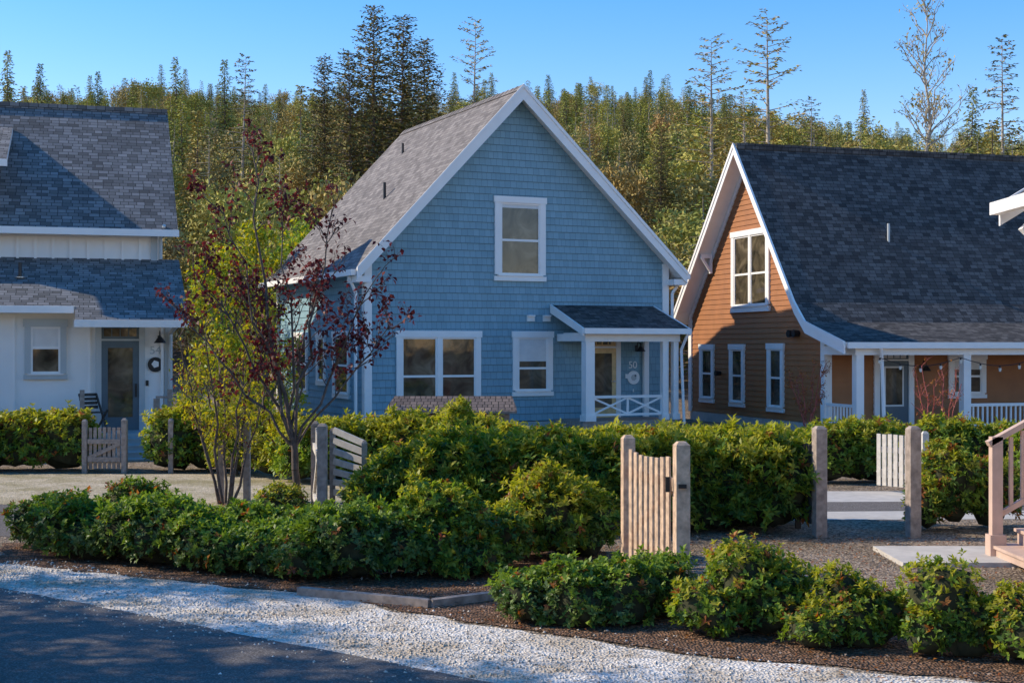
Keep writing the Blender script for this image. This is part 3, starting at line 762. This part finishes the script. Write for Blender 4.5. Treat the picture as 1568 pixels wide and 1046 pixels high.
b=B(); post(b,3.87,17.9,1.36,0.145,'woodgray',0.2); post(b,3.77,18.75,1.1,0.07,'wooddark'); pickets(b,(3.80,18.0),(3.72,18.9),0.15,1.15,7,0.08,'wooddark'); b.finish('shaded_picket_gate')  # gate in shadow: its shade is put into the near-black wood colour
b=B(); post(b,5.05,17.9,1.36,0.145,'woodgray',0.2); b.finish('fence_post')
b=B(); pickets(b,(6.05,23.6),(6.6,22.9),0.1,0.95,8,0.075,'woodwhite',0,-1); post(b,6.62,22.8,1.0,0.1,'woodwhite'); b.finish('white_picket_gate')
b=B(); post(b,-2.44,18.3,1.37,0.12,'woodgray'); post(b,-2.80,20.2,1.3,0.10,'woodgray'); pickets(b,(-2.78,20.1),(-2.5,18.45),0.12,1.25,9,0.09,'woodwhite',0.04); b.finish('wooden_picket_gate')
b=B()
for i in range(7):
    z=0.42+i*0.12; b.beam((-2.42,19.3,z+0.02*i),(-2.0,19.1,z-0.04),0.03,0.085,'woodwhite')
post(b,-2.44,19.33,1.25,0.07,'woodgray'); post(b,-1.98,19.08,1.1,0.07,'woodgray')
b.finish('slatted_fence_panel')
b=B(); post(b,-4.1,22.0,1.2,0.10,'woodgray'); b.finish('fence_post')
b=B(); post(b,-4.5,22.0,0.85,0.08,'woodgray'); b.finish('fence_post')
b=B(); post(b,-6.45,26.9,1.0,0.09,'woodgray'); b.finish('fence_post')
b=B(); post(b,-8.08,26.9,0.98,0.09,'woodgray'); post(b,-7.33,26.9,1.0,0.1,'woodgray'); pickets(b,(-8.02,26.9),(-7.40,26.9),0.08,0.86,7,0.06,'woodgray'); b.finish('wooden_picket_gate')

# ------------------------------------------------------------------ neighbour porch at right edge
H=empty('tan_porch_house',(0,0,0))
b=B()
for i in range(5):
    x0=5.42+0.3*i; z=0.17*(i+1)
    b.box(x0,x0+1.6 if i<4 else 9,14.7,16.1,z-0.17 if i else 0.05,z-0.035,'woodtan'); b.box(x0-0.03,x0+0.32 if i<4 else 9,14.67,16.13,z-0.035,z,'woodtan')
b.finish('steps',H)
b=B()
for y in (16.02,14.75):
    x0=5.44
    b.box(x0-0.05,x0+0.07,y-0.06,y+0.06,0.2,1.38,'woodtan'); b.box(x0-0.08,x0+0.10,y-0.09,y+0.09,0.05,0.28,'woodtan')
    b.beam((5.36,y,1.30),(7.2,y,2.32),0.12,0.06,'woodtan'); b.beam((5.45,y,0.48),(7.2,y,1.5),0.06,0.06,'woodtan')
    for i in range(11):
        x=5.62+i*0.13; zz=0.48+(x-5.45)*0.57; b.box(x-0.02,x+0.02,y-0.02,y+0.02,zz,zz+0.80,'woodtan')
b.finish('stair_railing',H)
b=B()
b.box(6.9,14,12,17.6,0,0.85,'concrete'); b.box(7.6,14,12.2,17.4,0.85,4.0,'wwall')
b.slab([(5.60,11.6,4.02),(5.60,16.3,4.02),(9.5,16.3,6.4),(9.5,11.6,6.4)],0.12,'roof_dark','white')
b.slab([(13.4,11.6,4.02),(13.4,16.3,4.02),(9.5,16.3,6.4),(9.5,11.6,6.4)],0.12,'roof_dark','white')
b.box(5.48,5.60,11.6,16.32,3.90,4.04,'white')
b.box(5.9,7.6,15.9,16.1,3.45,3.65,'white'); b.beam((5.75,16.0,3.75),(6.1,16.0,3.40),0.12,0.1,'white')
b.extr([(5.6,16.36,4.04),(9.5,16.36,6.42),(9.5,16.36,6.15),(5.6,16.36,3.78)],(0,-0.05,0),'white')
b.box(6.25,6.45,15.85,16.05,0.85,3.45,'woodtan')
b.finish('porch_roof',H)

# ------------------------------------------------------------------ shrubs and hedges
def row(x0,y0,x1,y1,n,h,w,var=0.12,d=None):
    out=[]
    for i in range(n):
        t=i/(n-1) if n>1 else 0; hh=h*random.uniform(1-var,1+var*0.6)
        out.append((x0+(x1-x0)*t+random.uniform(-.08,.08),y0+(y1-y0)*t+random.uniform(-.1,.1),hh*0.46,w*random.uniform(0.9,1.15),(d or w)*random.uniform(0.9,1.1),hh*0.52))
    return out
BG=('leaf_blue','leaf_dark','leaf_mid','leaf_red'); DM=('leaf_dark','leaf_mid','leaf_new_lit','leaf_red')
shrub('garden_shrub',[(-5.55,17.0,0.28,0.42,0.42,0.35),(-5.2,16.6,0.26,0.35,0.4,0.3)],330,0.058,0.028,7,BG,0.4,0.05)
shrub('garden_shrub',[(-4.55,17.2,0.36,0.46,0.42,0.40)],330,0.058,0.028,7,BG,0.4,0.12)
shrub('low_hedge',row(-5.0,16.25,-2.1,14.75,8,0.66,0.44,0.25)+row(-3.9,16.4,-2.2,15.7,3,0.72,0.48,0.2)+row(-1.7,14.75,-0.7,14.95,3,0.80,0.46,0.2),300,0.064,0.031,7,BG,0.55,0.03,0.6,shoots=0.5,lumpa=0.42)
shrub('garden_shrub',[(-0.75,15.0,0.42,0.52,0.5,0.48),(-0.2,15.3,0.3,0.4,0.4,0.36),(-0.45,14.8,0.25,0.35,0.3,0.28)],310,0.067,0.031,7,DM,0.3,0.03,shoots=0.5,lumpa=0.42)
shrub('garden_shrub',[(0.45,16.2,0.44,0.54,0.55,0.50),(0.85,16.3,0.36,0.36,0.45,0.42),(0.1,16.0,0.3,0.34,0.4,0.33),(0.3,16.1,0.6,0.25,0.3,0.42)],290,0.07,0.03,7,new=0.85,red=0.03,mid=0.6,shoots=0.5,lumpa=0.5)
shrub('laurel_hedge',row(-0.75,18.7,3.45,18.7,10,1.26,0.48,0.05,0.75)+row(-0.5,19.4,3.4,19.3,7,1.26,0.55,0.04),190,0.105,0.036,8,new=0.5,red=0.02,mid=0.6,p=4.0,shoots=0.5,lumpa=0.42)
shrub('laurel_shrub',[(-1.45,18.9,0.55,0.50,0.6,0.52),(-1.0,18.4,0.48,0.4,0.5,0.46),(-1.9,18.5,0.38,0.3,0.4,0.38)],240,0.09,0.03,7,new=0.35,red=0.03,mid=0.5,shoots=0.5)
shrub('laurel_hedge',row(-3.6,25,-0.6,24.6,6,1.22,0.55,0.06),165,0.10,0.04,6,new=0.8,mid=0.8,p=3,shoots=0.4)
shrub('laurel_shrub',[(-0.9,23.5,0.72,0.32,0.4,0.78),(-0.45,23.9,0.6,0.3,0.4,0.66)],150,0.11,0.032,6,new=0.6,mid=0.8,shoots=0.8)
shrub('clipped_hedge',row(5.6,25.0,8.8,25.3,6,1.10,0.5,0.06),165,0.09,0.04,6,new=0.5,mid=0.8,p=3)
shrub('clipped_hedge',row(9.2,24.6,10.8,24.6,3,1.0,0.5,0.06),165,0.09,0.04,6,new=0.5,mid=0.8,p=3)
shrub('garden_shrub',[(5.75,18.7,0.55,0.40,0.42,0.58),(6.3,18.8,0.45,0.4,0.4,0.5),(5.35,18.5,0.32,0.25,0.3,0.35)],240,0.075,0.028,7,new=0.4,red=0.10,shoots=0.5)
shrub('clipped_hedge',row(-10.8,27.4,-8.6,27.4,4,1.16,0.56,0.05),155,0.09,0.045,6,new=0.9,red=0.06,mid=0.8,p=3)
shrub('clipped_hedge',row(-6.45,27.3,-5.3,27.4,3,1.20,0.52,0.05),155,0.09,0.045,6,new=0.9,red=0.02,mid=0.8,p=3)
shrub('yellow_green_shrub',row(-5.0,26.5,-3.8,25.5,3,1.3,0.55,0.1),185,0.09,0.035,6,('leaf_mid','leaf_new_lit','leaf_yellow','leaf_yellow'),0.6,0.02,0.7)
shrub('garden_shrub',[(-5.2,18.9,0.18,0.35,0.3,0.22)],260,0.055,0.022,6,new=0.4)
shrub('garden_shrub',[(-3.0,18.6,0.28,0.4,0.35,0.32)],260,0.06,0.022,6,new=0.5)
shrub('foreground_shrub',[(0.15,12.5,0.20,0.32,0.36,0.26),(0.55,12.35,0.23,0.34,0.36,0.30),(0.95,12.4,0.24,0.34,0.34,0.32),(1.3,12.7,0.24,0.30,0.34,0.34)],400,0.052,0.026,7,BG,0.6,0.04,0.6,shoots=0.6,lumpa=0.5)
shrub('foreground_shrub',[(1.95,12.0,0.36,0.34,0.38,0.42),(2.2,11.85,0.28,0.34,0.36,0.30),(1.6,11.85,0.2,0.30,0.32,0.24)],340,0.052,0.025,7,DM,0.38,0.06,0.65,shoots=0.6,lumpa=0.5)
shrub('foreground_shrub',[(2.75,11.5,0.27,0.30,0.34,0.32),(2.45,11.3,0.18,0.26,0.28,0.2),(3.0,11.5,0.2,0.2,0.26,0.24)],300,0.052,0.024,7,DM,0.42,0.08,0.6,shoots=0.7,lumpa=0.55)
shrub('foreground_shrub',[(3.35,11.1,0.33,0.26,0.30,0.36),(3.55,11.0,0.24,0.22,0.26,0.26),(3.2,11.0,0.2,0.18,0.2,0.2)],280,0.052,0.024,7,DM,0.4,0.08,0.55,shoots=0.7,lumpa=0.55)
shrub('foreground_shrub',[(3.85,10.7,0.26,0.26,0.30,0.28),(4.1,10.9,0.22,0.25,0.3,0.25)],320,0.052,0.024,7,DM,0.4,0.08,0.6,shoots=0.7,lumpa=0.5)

# ------------------------------------------------------------------ garden trees
def limb(b,p0,p1,r0,r1,mat,n=6,wob=0.12,arc=0.0):
    p0=Vector(p0); p1=Vector(p1); L=(p1-p0).length; pts=[p0]
    for i in range(1,n+1):
        t=i/n; p=p0.lerp(p1,t)+Vector((random.uniform(-1,1),random.uniform(-1,1),random.uniform(-.4,.4)))*wob*L/n*(0 if i==n else 1)
        p.z+=arc*math.sin(math.pi*t); pts.append(p)
    for i in range(n):
        b.cyl(pts[i],pts[i+1],r0+(r1-r0)*i/n,r0+(r1-r0)*(i+1)/n,mat,6 if r0>0.02 else 4,False)
    return pts
def twigs(b,pts,r,mat,count,length,leafpts,up=0.7,sub=2,start=0.15):
    n=len(pts)-1
    for _ in range(count):
        t=random.uniform(start,1)*n; i=min(n-1,int(t)); p=pts[i].lerp(pts[i+1],t-i)
        d=(pts[i+1]-pts[i]).normalized()
        o=Vector((random.gauss(0,1),random.gauss(0,1),random.gauss(0,0.4))).normalized()
        dd=(d*0.7+o*0.9+Vector((0,0,up*0.5))).normalized(); l=length*random.uniform(0.5,1.1)*(1.15-0.5*t/n)
        q=limb(b,p,p+dd*l,r,r*0.3,mat,4,0.25)
        leafpts+= [q[j].lerp(q[j+1],random.random()) for j in range(4) for _ in range(2)]+[q[-1]]
        if sub>0: twigs(b,q,r*0.55,mat,3 if sub>1 else 2,length*0.5,leafpts,up,sub-1,0.25)
def leafcloud(lv,pts,per,spread,L,W,mat,droop=0.3,prob=1.0):
    P=np.array([tuple(p) for p in pts if random.random()<(prob(p) if callable(prob) else prob)]); 
    if len(P)==0: return
    P=np.repeat(P,per,axis=0); n=len(P)
    P=P+rng.normal(size=(n,3))*spread
    D=nrm(rng.normal(size=(n,3))+np.array([0,0,-droop])); Nn=nrm(rng.normal(size=(n,3))*0.6+np.array([0,0,1]))
    l=L*rng.uniform(0.6,1.2,n); lv.add(P,D,Nn,l,l*W/L,mat if not callable(mat) else mat(n))
b=B(); lp=[]
tr=limb(b,(-2.75,18.75,0),(-2.92,18.75,1.30),0.06,0.045,'bark',5,0.08)
fork=tr[-1]
ends=[(-3.42,18.7,5.0,0.032),(-3.05,18.95,4.2,0.024),(-2.35,18.6,4.2,0.026),(-1.75,18.7,3.35,0.022),(-1.6,18.9,2.7,0.018),(-4.25,18.9,3.45,0.024),(-3.75,18.4,4.2,0.022),(-4.4,18.6,2.9,0.02),(-2.6,19.1,3.4,0.020),(-3.6,18.9,3.2,0.018)]
for (x,y,z,r) in ends:
    s=fork if random.random()<0.55 else tr[-2]
    q=limb(b,s,(x,y,z),r,0.006,'bark',8,0.25,0.05)
    twigs(b,q,0.009,'bark',10,0.70,lp,0.9,2,0.22)
lv=Leaves(); leafcloud(lv,lp,1,0.03,0.080,0.05,0,0.5,lambda p: 0.26+0.40*max(0,min(1,noise.noise(Vector(p)*1.3)+0.35)))
mesh_from('purple_leaf_plum_tree',lv,['leaf_purple'],b)
b=B(); lp=[]
for k_ in range(7):
    a=k_*0.9; q=limb(b,(-4.35+0.1*math.cos(a),21.6+0.1*math.sin(a),0),(-4.35+0.7*math.cos(a),21.6+0.7*math.sin(a),random.uniform(2.0,3.2)),0.026,0.006,'bark',7,0.15)
    twigs(b,q,0.009,'bark',11,0.6,lp,0.9,1,0.25)
lv=Leaves(); leafcloud(lv,lp,2,0.05,0.085,0.035,lambda n:(rng.random(n)<0.15).astype(int),0.4,0.45)
mesh_from('yellow_green_garden_tree',lv,['leaf_yellow','leaf_purple'],b)
def leafytree(name,x,y,h,R,mats,n=2600,L=0.16,base=0.8,z0=0.0):
    b=B()
    t=limb(b,(x,y,z0),(x,y,z0+h*0.75),0.10,0.03,'bark',6,0.1)
    cl=[]
    for i in range(26):
        a=i*2.4; f=random.uniform(0.05,1); rr=R*random.uniform(0.4,0.95)*math.sin(math.pi*min(1,0.25+f*0.7))
        e=(x+rr*math.cos(a),y+rr*math.sin(a),z0+base+(h-base)*f*0.92)
        limb(b,t[min(5,int(f*5))],e,0.035,0.008,'bark',4,0.2); cl.append(e)
    lv=Leaves()
    for e in cl+[(x,y,z0+h*0.93)]:
        m=n//27; d=nrm(rng.normal(size=(m,3)))*(rng.random((m,1))**0.5)*R*random.uniform(.22,.40)*np.array([1,1,0.8])
        Pp=d+np.array(e); Dd=nrm(rng.normal(size=(m,3))); Nn=nrm(rng.normal(size=(m,3))+np.array([0,0,.8]))
        l=L*rng.uniform(.6,1.2,m); lv.add(Pp,Dd,Nn,l,l*0.5,(rng.random(m)<0.35).astype(int))
    return mesh_from(name,lv,mats,b)
leafytree('yellow_green_tree',-8.0,44,6.4,2.0,['leaf_yellow','leaf_mid'],5200,0.15)
leafytree('yellow_green_tree',-5.9,28.9,4.6,1.15,['leaf_yellow','leaf_mid'],5600,0.10,0.6)
leafytree('yellow_green_tree',-4.9,28.2,3.5,0.9,['leaf_yellow','leaf_mid'],3600,0.09,0.4)
leafytree('yellow_green_tree',-7.2,50,7.0,2.4,['leaf_mid','leaf_yellow'],4200,0.2)
def redtree(x,y,h,leafn):
    b=B(); lp=[]
    for k_ in range(6):
        a=k_*1.05; q=limb(b,(x,y,0),(x+0.45*math.cos(a),y+0.45*math.sin(a),h*random.uniform(.75,1)),0.022,0.006,'redbark',6,0.15)
        twigs(b,q,0.008,'redbark',6,0.5,lp,0.9,1,0.3)
    lv=Leaves(); leafcloud(lv,lp,1,0.03,0.06,0.03,0,0.3,leafn)
    return mesh_from('red_twig_tree',lv,['leaf_red'],b)
redtree(8.4,28,2.1,0.15); redtree(7.6,36.5,2.0,0.9)

# ------------------------------------------------------------------ forest meshes
def conifer(name,h,R,nb,nc,mats,cL,cW,bark='bark',gap=0.0,droop=-0.15,shape=0.9,base=0.08,up=0.0,minl=0.22,tclus=5):
    b=B(); lean=Vector((random.uniform(-.03,.03)*h,random.uniform(-.03,.03)*h,0))
    b.cyl((0,0,-0.5),lean*0.5+Vector((0,0,h*0.55)),h*0.011+0.03,h*0.007+0.012,bark,6,False); b.cyl(lean*0.5+Vector((0,0,h*0.55)),lean+Vector((0,0,h*0.985)),h*0.007+0.012,0.01,bark,5,False)
    lv=Leaves()
    for i in range(nb):
        u=(i+random.random())/nb
        f=base+(1-base)*u
        if gap and noise.noise(Vector((f*11,R*3.7,h)))>0.5-gap and f<0.93: 
            if random.random()<0.75: continue
        a=i*2.399+random.uniform(-.5,.5)
        l=R*((1-f)**shape)*random.uniform(0.6,1.15)+minl
        if gap: l*=random.choice((0.5,0.8,1,1.15))
        d=Vector((math.cos(a),math.sin(a),droop+up*f+random.uniform(-.15,.15))).normalized()
        o=lean*f+Vector((0,0,f*h)); e=o+d*l
        if l>0.5: b.cyl(o,e,0.012+0.012*l,0.006,bark,3,False)
        m=max(tclus,int(nc*l/R+2))
        t=(np.arange(m)+rng.random(m))/m
        if gap: t=0.25+0.75*t
        Pp=np.array(o)+np.outer(t*l,np.array(d)); Pp+=rng.normal(size=(m,3))*0.06*l*np.array([1,1,0.6])
        side=np.array([-d.y,d.x,0.0]); sg=np.where(rng.random(m)<0.5,-1,1)
        Dd=nrm(np.array(d)*0.7+side*sg[:,None]*rng.uniform(0.2,1.0,(m,1))+np.array([0,0,1])*rng.uniform(-0.5,0.25,(m,1)))
        Nn=nrm(np.array([0,0,1.0])+rng.normal(size=(m,3))*0.6)
        ll=cL*rng.uniform(.6,1.3,m)*(0.62+0.38*(1-f)); lv.add(Pp,Dd,Nn,ll,ll*cW/cL*rng.uniform(.7,1.3,m),0)
    return mesh_from(name,lv,mats,b,link=False)
def scrubmesh(name,h,R,n,L):
    b=B(); lv=Leaves(); b.cyl((0,0,-0.5),(0,0,h*0.7),0.07,0.03,'bark',5,False)
    for i in range(18):
        a=i*2.4; f=random.uniform(0.1,1); rr=R*random.uniform(0.3,0.95)*math.sqrt(max(0.05,1-f*f*0.8))
        e=np.array([rr*math.cos(a),rr*math.sin(a),h*(0.12+0.83*f)])
        b.cyl((0,0,h*0.3*f),tuple(e),0.03,0.01,'barkgray',3,False)
        m=n//18; d=nrm(rng.normal(size=(m,3)))*(rng.random((m,1))**0.6)*R*random.uniform(.28,.5)*np.array([1,1,1.2])
        Dd=nrm(rng.normal(size=(m,3))+np.array([0,0,.5])); Nn=nrm(rng.normal(size=(m,3))+np.array([0,0,.6]))
        l=L*rng.uniform(.5,1.2,m); lv.add(d+e,Dd,Nn,l,l*0.40,0)
    return mesh_from(name,lv,['scrub'],b,link=False)
con=[conifer('forest_conifer_mesh',6.2,1.7,190,13,['needles'],0.34,0.12,shape=0.9,minl=0.12) for _ in range(3)]+\
    [conifer('forest_conifer_mesh',7.0,1.5,190,12,['needles'],0.32,0.12,shape=0.8,up=0.3,minl=0.12) for _ in range(2)]+\
    [conifer('forest_conifer_mesh',7.2,1.8,120,13,['needles'],0.36,0.12,gap=0.12,bark='barkgray') for _ in range(2)]
scr=[scrubmesh('forest_scrub_mesh',4.8,2.0,2100,0.26) for _ in range(4)]
FOR=empty('hillside_forest')
def put(me,x,y,s,parent=FOR,z=None,name=None):
    o=bpy.data.objects.new(name or me.name.replace('_mesh',''),me); COL.objects.link(o); o.parent=parent
    o.location=(x,y,gz(x,y) if z is None else z); o.scale=(s*random.uniform(.9,1.15),s*random.uniform(.9,1.15),s*random.uniform(.85,1.2)); o.rotation_euler=(random.uniform(-.03,.03),random.uniform(-.03,.03),random.uniform(0,6.28))
    return o
y=56.0; cnt=0
while y<212:
    sp=2.65+0.006*(y-55); half=0.40*y+6
    x=-half
    while x<half:
        xx=x+random.uniform(-.5,.5)*sp; yy=y+random.uniform(-.5,.5)*sp
        patch=noise.noise(Vector((xx*0.045,yy*0.05,3)))
        far=(yy-55)/150
        if random.random()<0.42+patch*1.2+0.32*far-0.08:
            put(random.choice(con),xx,yy,random.uniform(0.7,1.2)*(1.0-0.32*far))
        else: put(random.choice(scr),xx,yy,random.uniform(0.7,1.3)*(1.0-0.25*far))
        cnt+=1; x+=sp
    y+=sp*(0.95+0.9*(y-55)/150)
print('forest',cnt)
for i in range(110):
    x=-95+i*1.75+random.uniform(-1.2,1.2); yy=random.uniform(196,207)
    put(random.choice(con[:5]),x,yy,random.choice((0.55,0.7,0.8,1.0)))
def tall(x,y,top,me,me_h,name,sxy=1.0):
    g=gz(x,y); s=(top-g)/me_h
    o=bpy.data.objects.new(name,me); COL.objects.link(o); o.location=(x,y,g); o.scale=(s*sxy,s*sxy,s); o.rotation_euler=(0,0,random.uniform(0,6.28)); return o
pine=[conifer('tall_pine_mesh',15,3.4,320,26,['darkneedles'],0.46,0.16,shape=0.65,base=0.1,up=0.35,droop=-0.1,minl=0.5) for _ in range(2)]
spire=[conifer('spruce_snag_mesh',14,2.4,100,26,['lichen'],0.38,0.13,bark='barkgray',gap=0.20,shape=0.42,up=0.35,droop=-0.05,base=0.2,minl=0.4,tclus=12) for _ in range(3)]
spireD=conifer('sparse_spruce_mesh',14,2.4,125,24,['darkneedles'],0.40,0.13,bark='barkgray',gap=0.18,shape=0.55,up=0.3,base=0.2,minl=0.35,tclus=10)
b=B(); lp=[]; q=limb(b,(0,0,-0.5),(0.3,0.1,14),0.14,0.015,'barkgray',12,0.12)
twigs(b,q,0.035,'barkgray',50,2.6,lp,1.0,2,0.22)
lv=Leaves(); leafcloud(lv,lp,1,0.1,0.22,0.08,0,0.3,0.25); bare=mesh_from('bare_tree_mesh',lv,['lichen'],b,link=False)
def at(px,top_py,D): return ((px-784)/2178*D, D, 2.4+(530-top_py)/2178*D)
for px,py,D,me,mh,nm,sx in [
    (572,12,78,pine[0],15,'tall_pine_tree',0.8),(612,25,80,pine[1],15,'tall_pine_tree',0.85),(650,62,84,pine[0],15,'tall_pine_tree',0.85),(540,80,76,pine[1],15,'tall_pine_tree',0.85),
    (722,30,84,spire[0],14,'sparse_spruce_tree',0.75),(497,88,80,pine[0],15,'tall_pine_tree',0.7),(368,85,82,spireD,14,'sparse_spruce_tree',0.8),
    (905,160,76,spire[1],14,'sparse_spruce_tree',0.7),(1090,58,74,spire[1],14,'sparse_spruce_tree',0.95),(1178,20,72,spire[2],14,'sparse_spruce_tree',1.0),(1140,140,78,spire[0],14,'sparse_spruce_tree',0.9),
    (1425,-5,70,bare,14,'bare_alder_tree',1.0),(1537,58,76,spireD,14,'sparse_spruce_tree',0.8),(1240,150,80,spireD,14,'sparse_spruce_tree',0.9),
    (1325,138,150,con[0],6.2,'spruce_tree',0.6),(12,78,130,con[1],6.2,'spruce_tree',0.7),(62,98,130,con[2],6.2,'spruce_tree',0.7),(272,88,140,con[0],6.2,'spruce_tree',0.7),(345,92,140,con[2],6.2,'spruce_tree',0.7),(150,110,140,con[1],6.2,'spruce_tree',0.7),
    (1485,135,120,con[0],6.2,'spruce_tree',0.8),(460,130,100,con[2],6.2,'spruce_tree',0.8),(850,215,70,spire[2],14,'sparse_spruce_tree',0.7),(1010,200,72,pine[1],15,'tall_pine_tree',0.8),(430,230,68,spire[0],14,'sparse_spruce_tree',0.8),(320,200,75,spireD,14,'sparse_spruce_tree',0.9)]:
    X,Y,Z=at(px,py,D); tall(X,Y,Z,me,mh,nm,sx)
for (x,y,s) in [(-13.5,17.3,0.47),(-12.5,15.4,0.50),(-13.8,13.6,0.60),(-12.0,11.6,0.66),(-13.6,9.0,0.72),(-11.5,6.5,0.68),(-16,11,0.85)]:
    put(pine[random.randint(0,1)],x,y,s,None,0,'roadside_pine_tree')
WD=empty('roadside_woods')
for i in range(30):
    t=i/29; x=-24+t*82; y=-34+ (max(0,x-5)*0.75) ; put(random.choice(pine+scr),x+random.uniform(-3,3),y-random.uniform(0,6),random.uniform(.85,1.2)*(1.0 if random.random()<.6 else 1.3),WD,0)

# ------------------------------------------------------------------ light, sky, camera
EL=math.radians(32); sx,sy=-0.985,0.165
az=math.atan2(sx,sy)
d=Vector((math.sin(az)*math.cos(EL),math.cos(az)*math.cos(EL),math.sin(EL)))
li=bpy.data.lights.new('sun','SUN'); li.energy=5.0; li.angle=math.radians(0.5); li.color=(1.0,0.88,0.68)
lo=bpy.data.objects.new('sun',li); COL.objects.link(lo); lo.location=(-40,20,40); lo.rotation_euler=d.to_track_quat('Z','Y').to_euler()
w=bpy.data.worlds.new('World'); scene.world=w; w.use_nodes=True
nt=w.node_tree; bg=nt.nodes['Background']; bg.inputs['Strength'].default_value=0.15
sk=nt.nodes.new('ShaderNodeTexSky'); sk.sky_type='NISHITA'; sk.sun_disc=False; sk.sun_elevation=EL; sk.sun_rotation=az
sk.air_density=1.0; sk.dust_density=0.2; sk.ozone_density=1.8
hs=nt.nodes.new('ShaderNodeHueSaturation'); hs.inputs['Saturation'].default_value=1.5; hs.inputs['Value'].default_value=1.75
tm=nt.nodes.new('ShaderNodeMix'); tm.data_type='RGBA'; tm.blend_type='MULTIPLY'; tm.inputs[0].default_value=1; tm.inputs[7].default_value=(1.05,0.82,0.88,1)
nt.links.new(sk.outputs[0],hs.inputs['Color']); nt.links.new(hs.outputs[0],tm.inputs[6]); nt.links.new(tm.outputs[2],bg.inputs['Color'])
cam=bpy.data.cameras.new('camera'); co=bpy.data.objects.new('camera',cam); COL.objects.link(co)
co.location=(0,0,2.4); co.rotation_euler=(math.pi/2,0,0); cam.lens=50; cam.sensor_width=36; cam.shift_y=0.0045; cam.clip_end=3000; cam.clip_start=0.1
scene.camera=co
scene.view_settings.view_transform='Standard'; scene.view_settings.look='None'; scene.view_settings.exposure=0
